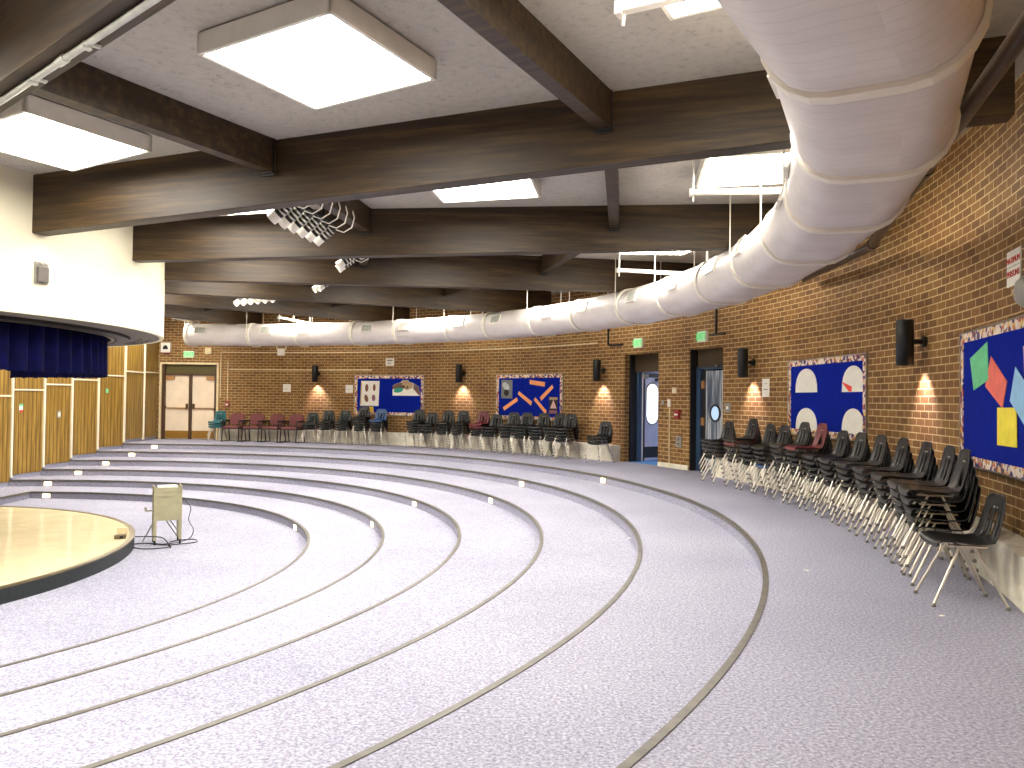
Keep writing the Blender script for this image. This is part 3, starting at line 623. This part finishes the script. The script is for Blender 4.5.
pull_station(86.6, 1.15, 'red fire alarm pull above the first maroon armchair')
t = wallthing('fire_alarm_pull', 'red fire alarm pull on the pier by the porthole door', 'fire alarm', 23.85, 1.15)
obj('back_box', MB().box((0, -0.03, 0), (0.15, 0.06, 0.2)), 'red', t, bevel=0.006); obj('pull_handle', MB().box((0, -0.07, 0), (0.1, 0.02, 0.035)), 'paper', t)
obj('cover_lug', MB().box((-0.11, -0.02, 0.02), (0.07, 0.03, 0.05)).box((0.09, -0.02, 0.06), (0.05, 0.03, 0.04)), 'red', t)
t = wallthing('alarm_horn', 'white alarm horn with a black cone above the double doors', 'alarm', 94.3, 2.95)
obj('horn_box', MB().box((0, -0.06, 0), (0.30, 0.12, 0.32)), 'paper', t, bevel=0.012)
obj('horn_mouth', MB().plate([(0.08 * math.cos(q * PI / 10), -0.06 + 0.13 * math.sin(q * PI / 10)) for q in range(11)], -0.13, -0.11), 'black', t)
obj('horn_lug', MB().box((0.02, -0.04, -0.19), (0.18, 0.06, 0.05)), 'red', t)
t = wallthing('alarm_bell', 'round silver alarm bell beside the near bulletin board', 'alarm', -18.0, 2.34)
obj('bell_dome', MB().lathe([(0.135, 0.0), (0.135, 0.02), (0.12, 0.05), (0.085, 0.085), (0.03, 0.1), (0.0, 0.102)], 28, Matrix.Rotation(PI / 2, 4, 'X') @ Matrix.Translation((0, 0, 0.03))), 'grey', t)
obj('bell_base', MB().box((0, -0.015, 0), (0.12, 0.03, 0.12)), 'grey', t)
obj('center_screw', MB().lathe([(0.016, 0), (0.016, 0.012), (0, 0.014)], 10, Matrix.Rotation(PI / 2, 4, 'X') @ Matrix.Translation((0, 0, 0.13))), 'chrome', t)
# paper notices
def notice(label, az, z, w, h, lines, group='paper notices on the brick wall'):
    t = wallthing('paper_notice', label, 'notice', az, z, group)
    obj('sheet', MB().box((0, -0.005, 0), (w, 0.004, h)), 'paper', t)
    ln = MB()
    for zz, x0, x1, hh in lines: ln.box(((x0 + x1) / 2, -0.0085, zz), (x1 - x0, 0.002, hh))
    obj('print', ln, 'grey', t)
notice('white notice left of the farthest wall light', 78.9, 1.69, 0.27, 0.25, [(-0.03, -0.08, 0.05, 0.014)])
notice('white notice at the left edge of the animal board', 70.45, 1.68, 0.26, 0.25, [(-0.02, -0.06, 0.05, 0.012)])
notice('cream notice above the animal board', 64.84, 2.51, 0.31, 0.23, [(0.05, -0.1, 0.1, 0.05), (-0.04, -0.07, 0.03, 0.04)])
notice('white notice right of the porthole door wall light', 12.24, 1.69, 0.24, 0.32, [(-0.03, -0.07, 0.07, 0.02), (0.07, -0.05, 0.05, 0.01)])
t = wallthing('occupancy_sign', 'white sign with two rows of red letters near right edge', 'sign', -16.2, 2.60)
obj('sign_plate', MB().box((0, -0.006, 0), (0.34, 0.012, 0.30)), 'paper', t)
text_mesh('sign_letters', 'MAXIMUM', 0.072, 'redink', t, (0, -0.014, 0.065)); text_mesh('sign_letters', 'PERSONS', 0.076, 'redink', t, (0, -0.014, -0.05))
obj('divider_line', MB().box((0, -0.0125, 0.012), (0.32, 0.002, 0.006)), 'grey', t)
# emergency light in the drum
a = RAD(-17.8); el = thing('emergency_light', 'small steel light set into the white stage drum', 'emergency light', (DR * math.cos(a), DR * math.sin(a), 2.775), a - PI / 2 + PI)
obj('back_plate', MB().box((0, -0.01, 0), (0.17, 0.02, 0.24)), 'grey', el, bevel=0.004); obj('lens_box', MB().box((0, -0.035, -0.02), (0.13, 0.04, 0.17)), 'soffit', el, bevel=0.008); obj('lamp_head', MB().tube([(0, -0.03, 0.11), (0, -0.1, 0.12)], 0.025, 10), 'paper', el)

# ------------------------------------------------------------------ bulletin boards and what is pinned to them
def board(az, z0, z1, hw_, label):
    l, r = on_wall(az, 0); t = thing('bulletin_board', label, 'bulletin board', l, r, 'blue bulletin boards')
    obj('backing', MB().box((0, -0.06, (z0 + z1) / 2), (2 * hw_, 0.02, z1 - z0)), 'blue', t)
    b = 0.085
    obj('patterned_border', MB().box((0, -0.073, z1 - b / 2), (2 * hw_, 0.008, b)).box((0, -0.073, z0 + b / 2), (2 * hw_, 0.008, b)).box((-hw_ + b / 2, -0.073, (z0 + z1) / 2), (b, 0.008, z1 - z0 - 2 * b)).box((hw_ - b / 2, -0.073, (z0 + z1) / 2), (b, 0.008, z1 - z0 - 2 * b)), 'border', t)
    q = 0.016
    obj('metal_frame', MB().box((0, -0.062, z1 + q / 2), (2 * hw_ + 2 * q, 0.045, q)).box((0, -0.062, z0 - q / 2), (2 * hw_ + 2 * q, 0.045, q)).box((-hw_ - q / 2, -0.062, (z0 + z1) / 2), (q, 0.045, z1 - z0)).box((hw_ + q / 2, -0.062, (z0 + z1) / 2), (q, 0.045, z1 - z0)), 'alu', t)
    return l, r
def pinned(name, label, cat, lr, poly, m, group, extra=(), lift=0.0):
    cx = sum(p[0] for p in poly) / len(poly); cz = sum(p[1] for p in poly) / len(poly)
    l, r = lr; t = thing(name, label, cat, (l[0] + cx * math.cos(r), l[1] + cx * math.sin(r), cz), r, group)
    obj('sheet', MB().plate([(x - cx, z - cz) for x, z in poly], -0.0765 - lift, -0.0715 - lift), m, t)
    for nm, pl, mm in extra: obj(nm, MB().plate([(x - cx, z - cz) for x, z in pl], -0.0785 - lift, -0.0760 - lift), mm, t)
ell = lambda cx, cz, a_, b_, n=16, rot=0.0: [(cx + a_ * math.cos(2 * PI * k / n) * math.cos(rot) - b_ * math.sin(2 * PI * k / n) * math.sin(rot), cz + a_ * math.cos(2 * PI * k / n) * math.sin(rot) + b_ * math.sin(2 * PI * k / n) * math.cos(rot)) for k in range(n)]
B1 = board(64.8, 0.895, 2.09, 1.24, 'blue bulletin board with the animal mural, farthest left')
pinned('poster', 'white poster with four brown shapes on the far left board', 'poster', B1, [(-1.01, 1.93), (-0.33, 1.93), (-0.36, 1.165), (-1.04, 1.165)], 'paper', None,
       [('brown_shape', ell(-0.80, 1.716, 0.06, 0.12), 'ovalb'), ('brown_shape', ell(-0.52, 1.726, 0.05, 0.11), 'ovalb'), ('brown_shape', ell(-0.81, 1.395, 0.07, 0.12, rot=0.3), 'ovalb'), ('brown_shape', ell(-0.54, 1.41, 0.065, 0.1), 'mauve'), ('yellow_edge', [(-1.03, 1.20), (-1.0, 1.20), (-0.985, 1.88), (-1.01, 1.88)], 'yel2')])
pinned('yellow_cutout', 'small yellow cutout below the four-shape poster', 'paper cutout', B1, [(-0.82, 1.14), (-0.55, 1.14), (-0.53, 0.96), (-0.75, 0.96)], 'yel2', None)
pinned('mural', 'paper landscape with hills and an animal on far left board', 'mural', B1, [(0.15, 1.49), (1.126, 1.49), (1.12, 1.56), (1.07, 1.76), (0.90, 1.86), (0.76, 1.90), (0.69, 1.955), (0.52, 1.955), (0.43, 1.89), (0.28, 1.85), (0.15, 1.79)], 'paper', None,
       [('brown_hill', [(0.15, 1.68), (0.55, 1.72), (0.5, 1.88), (0.43, 1.885), (0.28, 1.845), (0.152, 1.785)], 'hillbrown'), ('teal_bush', ell(0.36, 1.655, 0.17, 0.075, rot=0.15), 'tealp'), ('sand_hill', [(0.5, 1.72), (0.66, 1.66), (0.86, 1.72), (0.88, 1.86), (0.76, 1.895), (0.69, 1.95), (0.53, 1.95), (0.46, 1.88)], 'sand'), ('right_hill', [(0.88, 1.70), (1.10, 1.49), (1.12, 1.56), (1.07, 1.755), (0.90, 1.855)], 'hillbrown'), ('dark_mark', ell(0.545, 1.75, 0.055, 0.045), 'inkdark'), ('dark_mark', ell(0.68, 1.745, 0.04, 0.05), 'inkdark')])
B2 = board(44.8, 0.89, 2.085, 1.22, 'blue bulletin board with orange strips')
for nm, P_, lb in (('a', [(0.052, 1.949), (0.607, 1.883), (0.595, 1.767), (0.054, 1.834)], 'orange strip at the top of the orange-strip board'), ('b', [(0.857, 1.811), (0.907, 1.734), (0.483, 1.392), (0.426, 1.483)], 'orange strip rising to the right, above the emblem poster'),
                   ('c', [(-0.347, 1.642), (0.148, 1.367), (0.107, 1.263), (-0.387, 1.562)], 'orange strip falling to the right in the board middle'), ('d', [(-0.425, 1.477), (-0.384, 1.382), (-0.903, 1.112), (-0.966, 1.193)], 'orange strip lowest at left, below the photograph'), ('e', [(0.267, 1.482), (0.683, 1.129), (0.634, 1.046), (0.214, 1.409)], 'orange strip falling toward the emblem poster')):
    pinned('paper_strip', lb, 'paper strip', B2, P_, 'orange', 'orange paper strips')
pinned('photograph', 'grey photograph at the upper left of the orange-strip board', 'photograph', B2, [(-1.03, 1.955), (-0.60, 1.945), (-0.604, 1.445), (-1.035, 1.45)], 'photo', None, [('pale_shape', ell(-0.85, 1.78, 0.15, 0.09, rot=-0.5), 'photolight'), ('dark_shape', ell(-0.83, 1.60, 0.1, 0.09), 'inkdark')])
pinned('emblem_poster', 'small emblem poster at lower right of the orange-strip board', 'poster', B2, [(0.765, 1.496), (1.065, 1.498), (1.059, 1.056), (0.758, 1.059)], 'inkdark', None, [('arched_title', [(0.77, 1.42), (1.06, 1.42), (1.06, 1.49), (0.77, 1.49)], 'sand'), ('emblem_triangle', [(0.80, 1.20), (1.03, 1.20), (0.915, 1.42)], 'pinkp'), ('banner', [(0.77, 1.07), (1.05, 1.07), (1.05, 1.15), (0.77, 1.15)], 'mauve')])
B3 = board(4.42, 0.93, 2.11, 1.23, 'blue bulletin board with four white arches')
def archp(x0, x1, z0, z1, n=14):
    c, hw_ = (x0 + x1) / 2, (x1 - x0) / 2; return [(c - hw_ * math.cos(PI * k / n), z0 + (z1 - z0) * math.sin(PI * k / n) ** 0.75) for k in range(n + 1)]
for x0, x1, z0, z1, lb, ex in ((-0.965, -0.204, 1.60, 1.974, 'white paper arch, upper left of four', ()), (0.566, 1.199, 1.598, 1.965, 'white paper arch with a red wedge, upper right of four', [('red_wedge', [(0.556, 1.748), (0.851, 1.672), (0.845, 1.602), (0.771, 1.602)], 'carrot')]), (-0.95, -0.20, 1.0, 1.355, 'white paper arch, lower left of four', ()), (0.563, 1.204, 1.0, 1.366, 'white paper arch, lower right of four', ())):
    pinned('paper_arch', lb, 'paper arch', B3, archp(x0, x1, z0, z1), 'paper', 'white paper arches', ex)
B4 = board(-15.75, 0.865, 2.14, 1.23, 'blue bulletin board with coloured sheets at right edge')
for P_, m, lb in (([(-0.908, 1.887), (-0.366, 2.012), (-0.326, 1.667), (-0.785, 1.58)], 'green', 'green paper sheet at the left of the near board'), ([(-0.26, 1.874), (0.176, 1.641), (0.058, 1.414), (-0.423, 1.611)], 'salmon', 'salmon paper sheet between green and yellow sheets'),
                  ([(-0.056, 1.421), (0.427, 1.425), (0.435, 1.104), (-0.055, 1.099)], 'yellow', 'yellow paper sheet low on the near board'), ([(0.402, 1.754), (0.80, 1.52), (0.70, 1.24), (0.268, 1.478)], 'lblue', 'light blue paper sheet right of the salmon sheet'), ([(0.562, 1.907), (0.95, 1.99), (0.98, 1.65), (0.60, 1.62)], 'pinkp', 'pinkish paper sheet at the right edge')):
    pinned('paper_sheet', lb, 'paper sheet', B4, P_, m, 'coloured sheets on the near board', lift=0.006 if m in ('yellow', 'lblue') else 0.0)

# ================================================================== STAGE, CART, STEP LIGHTS
SZ = -6 * STEP
stg = thing('round_stage', 'low round stage with a glossy cream floor and black edge', 'stage', (-0.07, -0.09, SZ))
SR = 4.78; SH = 0.184
obj('stage_floor', MB().arc(0.01, SR - 0.06, 0.1, SH, -125, 100, n=160, faces='tb'), 'stage', stg)
obj('edge_band', MB().arc(SR - 0.03, SR, 0.0, SH - 0.012, -125, 100, n=200, faces='tioe'), 'blackedge', stg)
obj('metal_rim', MB().arc(SR - 0.065, SR + 0.008, SH - 0.012, SH + 0.006, -125, 100, n=200, faces='tbioe'), 'bronze', stg)
def step_light(k, az, label):
    a = RAD(az); r = TR[k]; t = thing('step_light', label, 'step light', (r * math.cos(a), r * math.sin(a), -k * STEP - 0.085), a - PI / 2, 'step lights in the risers')
    obj('lens', MB().box((0, -0.012, 0), (0.15, 0.016, 0.075)), 'steplamp', t); obj('trim_plate', MB().box((0, -0.004, 0), (0.18, 0.012, 0.1)), 'conduit', t)
SN = ['top', 'second', 'third', 'fourth', 'fifth', 'lowest']
for k, az in enumerate((91.36, 92.0, 92.94, 94.02, 95.32, 91.46)): step_light(k, az, 'glowing step light at the left end of the %s riser' % SN[k])
for k, az in enumerate((21.87, 27.5, 21.75, 27.9, 20.6, 28.1)): step_light(k, az, 'small step light on the right part of the %s riser' % SN[k])

ca = math.atan2(CAM[1] - 2.1, CAM[0] - 4.66) + PI / 2 + 0.08
cart = thing('av_cart', 'beige metal equipment cart beside the round stage', 'cart', (4.66, 2.15, SZ), ca)
obj('body_panel', MB().plate([(-0.19, 0.42), (-0.15, 0.375), (0.15, 0.375), (0.19, 0.42), (0.19, 0.83), (-0.19, 0.83)], -0.17, -0.155).box((0, -0.165, 0.755), (0.40, 0.03, 0.022)), 'beigemetal', cart)
obj('side_panel', MB().box((0.185, 0.0, 0.60), (0.015, 0.32, 0.36)).box((-0.185, 0.0, 0.60), (0.015, 0.32, 0.36)), 'beigemetal', cart)
obj('inner_shelf', MB().box((0, 0, 0.44), (0.36, 0.32, 0.02)), 'beigemetal', cart)
obj('top_tray', MB().box((0, 0, 0.83), (0.40, 0.36, 0.02)).box((0, -0.17, 0.86), (0.4, 0.015, 0.05)).box((-0.195, 0, 0.86), (0.015, 0.36, 0.09)).box((0.195, 0, 0.86), (0.015, 0.36, 0.09)), 'beigemetal', cart, bevel=0.004)
obj('tray_paper', MB().box((0.0, 0.0, 0.875), (0.28, 0.22, 0.045)), 'paper', cart, bevel=0.008)  # white paper lying on the tray, not a lamp
for x in (-0.18, 0.18):
    for y in (-0.155, 0.155):
        lg = obj('leg', MB().box((x, y, 0.475), (0.045, 0.035, 0.80)), 'beigemetal', cart)
        obj('caster', MB().lathe([(0.0, -0.014), (0.036, -0.014), (0.04, -0.008), (0.04, 0.008), (0.036, 0.014), (0, 0.014)], 14, Matrix.Translation((x, y, 0.04)) @ Matrix.Rotation(PI / 2, 4, 'Y')).box((x, y, 0.07), (0.03, 0.03, 0.03)), 'black', lg)
obj('brace', MB().box((0, 0, 0), (0.02, 0.02, 0.40), Matrix.Translation((-0.25, 0.0, 0.22)) @ Matrix.Rotation(RAD(28), 4, 'Y')), 'grey', cart)
for dx in (0, 0.06): obj('brace', MB().box((0, 0, 0), (0.018, 0.018, 0.40), Matrix.Translation((0.06 + dx, 0.10, 0.24)) @ Matrix.Rotation(RAD(-32), 4, 'Y')), 'grey', cart)
obj('side_arm', MB().box((-0.25, -0.05, 0.53), (0.14, 0.1, 0.025)).box((-0.31, -0.05, 0.56), (0.03, 0.1, 0.05)), 'grey', cart)
obj('control_knob', MB().tube([(0.19, -0.1, 0.69), (0.225, -0.1, 0.69)], 0.03, 10), 'black', cart)
def cable(label, pts, r=0.008):
    P = []
    for i in range(len(pts) - 1):
        p0, p1, p2, p3 = [Vector(pts[max(0, min(len(pts) - 1, i + q))]) for q in (-1, 0, 1, 2)]
        for k in range(6):
            u = k / 6; P.append(0.5 * ((2 * p1) + (-p0 + p2) * u + (2 * p0 - 5 * p1 + 4 * p2 - p3) * u * u + (-p0 + 3 * p1 - 3 * p2 + p3) * u ** 3))
    P.append(Vector(pts[-1])); return tag(obj('power_cable', MB().tube(P, r, 6), 'black'), label, 'cable')
f = SZ + 0.009
cable('black power cable tangled under the equipment cart', [(4.45, 1.55, SZ + 0.2), (4.72, 1.62, SZ + 0.19), (4.84, 1.66, SZ + 0.15), (4.92, 1.70, f), (4.75, 1.95, f), (4.35, 2.05, f), (4.25, 1.80, f + 0.01), (4.55, 1.60, f), (4.9, 1.72, f + 0.012), (4.7, 2.2, f), (4.95, 2.45, f), (5.1, 2.2, f), (4.8, 1.85, f + 0.015), (4.5, 1.95, f + 0.012)])
cable('dark cable looping down the right side of the cart', [(4.83, 2.25, SZ + 0.72), (4.98, 2.27, SZ + 0.55), (4.95, 2.28, SZ + 0.35), (5.06, 2.2, SZ + 0.2), (4.97, 2.25, SZ + 0.05), (4.85, 2.0, f + 0.02), (4.72, 1.9, f + 0.02)], 0.006)
sb = thing('stage_outlet_box', 'small dark outlet box on the rim of the round stage', 'outlet box', (4.27, 1.47, SZ + SH), 0.4)
obj('box_body', MB().box((0, 0, 0.03), (0.16, 0.1, 0.06)), 'bronze', sb, bevel=0.006); obj('open_lid', MB().box((0.02, 0.07, 0.09), (0.14, 0.015, 0.12)), 'conduit', sb); obj('plug', MB().box((0.02, -0.06, 0.03), (0.05, 0.05, 0.04)), 'black', sb)

# ================================================================== CHAIRS
def shell_mesh(matn, slots='three'):
    prof = [(-0.205, 0.412), (-0.208, 0.432), (-0.195, 0.446), (-0.13, 0.450), (-0.05, 0.443), (0.04, 0.437), (0.11, 0.438), (0.155, 0.447), (0.185, 0.468), (0.203, 0.498), (0.214, 0.53), (0.224, 0.565), (0.234, 0.60), (0.243, 0.635), (0.251, 0.67), (0.258, 0.705), (0.264, 0.74), (0.268, 0.765), (0.271, 0.785), (0.272, 0.795)]
    half = [0.20, 0.208, 0.212, 0.216, 0.218, 0.218, 0.214, 0.206, 0.198, 0.192, 0.188, 0.185, 0.183, 0.180, 0.177, 0.172, 0.165, 0.152, 0.130, 0.095]
    nc = 14; bm = bmesh.new(); rows = []
    for (y, z), hw_ in zip(prof, half):
        row = []
        i = len(rows); seat = i < 8
        for k in range(nc + 1):
            u = -1 + 2 * k / nc; e = abs(u) ** 3
            row.append(bm.verts.new((u * hw_, y - (0.0 if seat else 0.022 * e), z + (0.018 * e if seat else 0.0))))
        rows.append(row)
    for i in range(len(rows) - 1):
        for k in range(nc):
            if slots == 'three' and 9 <= i <= 13 and k in (3, 6, 7, 10): continue
            if slots == 'window' and 9 <= i <= 13 and (5 + (i - 9) // 3) <= k <= 9 - (i - 9) // 2 - 0: 
                if k <= 9 - (i - 9): continue
            bm.faces.new((rows[i][k], rows[i][k + 1], rows[i + 1][k + 1], rows[i + 1][k]))
    bmesh.ops.recalc_face_normals(bm, faces=bm.faces)
    bmesh.ops.solidify(bm, geom=list(bm.faces), thickness=0.009)
    for f_ in bm.faces: f_.smooth = True
    me = bpy.data.meshes.new('shell'); bm.to_mesh(me); bm.free(); me.materials.append(M[matn]); return me
SHELLS = {k: shell_mesh(k) for k in ('blackplastic', 'dkgreen', 'greyplastic', 'teal', 'blueplastic', 'maroon')}
SHELLW = {'blackplastic': shell_mesh('blackplastic', 'window'), 'maroon': shell_mesh('maroon', 'window')}
def tube_mesh(name, pts, r, m, n=8):
    me = fix(MB().tube(pts, r, n).mesh(name)); me.materials.append(M[m]); return me
LEGS = [tube_mesh('leg', [(sx * 0.13, ty, 0.425), (sx * 0.20, by, 0.012)], 0.0105, 'chrome') for sx in (-1, 1) for ty, by in ((-0.05, -0.245), (0.05, 0.245))]
GLIDE = [MB().lathe([(0.0, 0.0), (0.016, 0.0), (0.017, 0.01), (0.013, 0.025), (0.0, 0.025)], 10, Matrix.Translation((sx * 0.20, by, 0))).mesh('foot_glide') for sx in (-1, 1) for by in (-0.245, 0.245)]
for g_ in GLIDE: g_.materials.append(M['rubber'])
FR = MB()
for sx in (-1, 1): FR.tube([(sx * 0.13, -0.13, 0.428), (sx * 0.13, 0.13, 0.426)], 0.011, 8)
FR.tube([(-0.13, -0.05, 0.425), (0.13, -0.05, 0.425)], 0.011, 8).tube([(-0.13, 0.05, 0.425), (0.13, 0.05, 0.425)], 0.011, 8)
FRAME = fix(FR.mesh('under_frame')); FRAME.materials.append(M['chrome'])
RV = MB()
for x, y, z in ((-0.05, 0.236, 0.70), (0.05, 0.236, 0.70)): RV.lathe([(0.007, 0), (0.007, 0.004), (0, 0.006)], 8, Matrix.Translation((x * 0.5, y + 0.004, z)) @ Matrix.Rotation(PI / 2, 4, 'X'))
RIVET = RV.mesh('rivet'); RIVET.materials.append(M['chrome'])
def make_chair(label, shell, loc, rz, group):
    t = thing('school_chair', label, 'chair', loc, rz, group)
    obj('shell', shell, None, t); obj('under_frame', FRAME, None, t); obj('rivet', RIVET, None, t)
    for lg, gl in zip(LEGS, GLIDE):
        l_ = obj('leg', lg, None, t); obj('foot_glide', gl, None, l_)
    return t
_orig_obj = obj
def stack_name(n):
    return {1: [''], 2: ['bottom', 'top'], 3: ['bottom', 'middle', 'top'], 4: ['bottom', 'second from bottom', 'second from top', 'top'], 5: ['bottom', 'second from bottom', 'middle', 'second from top', 'top'], 6: ['bottom', 'second from bottom', 'third from bottom', 'third from top', 'second from top', 'top']}[n]
CN = {'blackplastic': 'black', 'dkgreen': 'dark green', 'greyplastic': 'brownish grey', 'teal': 'teal', 'blueplastic': 'blue', 'maroon': 'maroon'}
def stack(az, n, where, group, top='blackplastic', over=None, r=14.22, turn=0.0, window=False, rest='blackplastic'):
    over = over or {}
    for i in range(n):
        rr_ = r - 0.018 * i; l, z_ = on_wall(az, 0.0, rr_)
        c = over.get(i, top if i == n - 1 else rest); shp = SHELLW[c] if (window and i == n - 1 and c in SHELLW) else SHELLS[c]
        pos = stack_name(n)[i]
        lab = '%s plastic school chair, %s of %s' % (CN[c], pos, where) if n > 1 else '%s plastic school chair, %s' % (CN[c], where)
        make_chair(lab, shp, (l[0], l[1], 0.072 * i), z_ + RAD(turn) + RAD(random.uniform(-1.5, 1.5)), group)
G1, G2, G3 = 'chair stacks along the right wall', 'chair stacks between the boards and doorway', 'chair stacks under the far board'
nth = ['first', 'second', 'third', 'fourth', 'fifth', 'sixth', 'seventh', 'eighth', 'ninth', 'tenth', 'eleventh', 'twelfth', 'thirteenth']
right = [(14.0, 5, {}), (10.5, 6, {4: 'maroon'}), (8.2, 5, {}), (6.2, 5, {0: 'blueplastic'}), (3.35, 6, {}), (0.95, 6, {}), (-1.65, 5, {}), (-4.1, 5, {}), (-6.75, 5, {}), (-9.6, 5, {}), (-12.7, 5, {}), (-15.7, 5, {}), (-17.75, 5, {})]
for i, (az, n, ov) in enumerate(right):
    top = 'maroon' if i == 5 else ('greyplastic' if i in (4, 8, 7) else 'blackplastic')
    stack(az, n, 'the %s stack right of the porthole door' % nth[i], G1, top, ov, window=(i in (5, 12)))
stack(-20.3, 1, 'standing alone at the near end of the row', G1, 'blackplastic', r=14.24, turn=10)
mid = [(31.7, 3), (36.65, 5), (38.3, 5), (40.65, 5), (43.1, 5), (45.1, 5), (47.7, 4), (49.6, 5), (52.5, 5), (54.75, 5), (57.15, 4), (59.0, 5)]
for i, (az, n) in enumerate(mid):
    top = {7: 'maroon', 11: 'dkgreen', 1: 'blackplastic'}.get(i, 'greyplastic' if i % 2 else 'blackplastic')
    stack(az, n, 'the %s stack left of the open doorway' % nth[i], G2, top, {3: 'maroon'} if i == 7 else {}, turn=12)
for i, (az, n, top) in enumerate(((74.2, 3, 'dkgreen'), (71.95, 4, 'greyplastic'), (69.6, 4, 'dkgreen'), (66.9, 6, 'greyplastic'), (64.5, 5, 'blueplastic'))):
    stack(az, n, 'the %s stack right of the maroon armchairs' % nth[i], G3, top, turn=12)
stack(86.75, 3, 'the stack beside the double doors', G3, 'teal', {0: 'teal', 1: 'teal'})

# maroon padded armchairs
def armchair(az, label):
    l, r = on_wall(az, 0, 14.15); t = thing('padded_armchair', label, 'armchair', l, r, 'maroon padded armchairs')
    obj('seat_cushion', MB().box((0, -0.02, 0.445), (0.50, 0.48, 0.075)), 'maroonfab', t, bevel=0.03, seg=3)
    bk = MB().plate([(-0.20, 0.52), (0.20, 0.52), (0.235, 0.62), (0.24, 0.76), (0.205, 0.84), (0.12, 0.865), (-0.12, 0.865), (-0.205, 0.84), (-0.24, 0.76), (-0.235, 0.62)], -0.03, 0.03)
    bk.v = [(x, y + 0.21 + (z - 0.52) * 0.18, z) for x, y, z in bk.v]
    obj('back_cushion', bk, 'maroonfab', t, bevel=0.02, seg=3)
    for s_ in (-1, 1):
        x = s_ * 0.265
        obj('front_leg', MB().tube([(x, -0.27, 0.0), (x, -0.23, 0.40), (x, -0.215, 0.62)], 0.018, 8), 'black', t)
        obj('rear_leg', MB().tube([(x, 0.29, 0.0), (x, 0.2, 0.40), (x, 0.24, 0.63)], 0.018, 8), 'black', t)
        obj('armrest', MB().box((x, 0.0, 0.645), (0.065, 0.46, 0.05)), 'black', t, bevel=0.014, seg=2)
        obj('floor_runner', MB().box((x, 0.01, 0.012), (0.03, 0.56, 0.022)), 'black', t)
    obj('seat_frame', MB().box((0, 0.0, 0.40), (0.53, 0.44, 0.025)).box((0, 0.235, 0.50), (0.06, 0.02, 0.2)), 'black', t)
for i, az in enumerate((84.5, 81.85, 79.2, 76.6)): armchair(az, 'maroon padded armchair with black frame, %s from the double doors' % nth[i])

# crumbs of paper on the carpet
for x, y in ((12.6, -3.5), (13.0, -4.9), (11.3, -2.0)):
    tag(obj('paper_scrap', MB().plate([(-0.02, -0.012), (0.018, -0.015), (0.022, 0.01), (-0.01, 0.016)], -0.002, 0.002), 'paper'), 'tiny white paper scrap on the carpet', 'scrap', 'paper scraps')
    o = COL.objects[-1]; o.location = (x, y, 0.004); o.rotation_euler = (PI / 2, 0, x)

# ================================================================== CAMERA, WORLD, COLOUR
cd = bpy.data.cameras.new('camera'); cd.sensor_width = 36.0; cd.sensor_fit = 'HORIZONTAL'; cd.lens = 36.0 * 793.2682 / 1024; cd.clip_start = 0.02; cd.clip_end = 200
co = bpy.data.objects.new('camera', cd); COL.objects.link(co)
co.matrix_world = Matrix.Translation(CAM) @ (Matrix.Rotation(PI / 2 + 0.0180, 4, 'X') @ Matrix.Rotation(0.0123, 4, 'Z'))
SC.camera = co
w = bpy.data.worlds.new('world'); SC.world = w; w.use_nodes = True
w.node_tree.nodes['Background'].inputs[0].default_value = (0.9, 0.95, 1.0, 1); w.node_tree.nodes['Background'].inputs[1].default_value = 0.05
SC.view_settings.view_transform = 'Standard'; SC.view_settings.look = 'None'; SC.view_settings.gamma = 1.0; SC.view_settings.use_curve_mapping = False
SC.view_settings.exposure = 1.0
SC.cycles.use_denoising = True
SC.cycles.max_bounces = 8; SC.cycles.diffuse_bounces = 5; SC.cycles.sample_clamp_indirect = 8.0
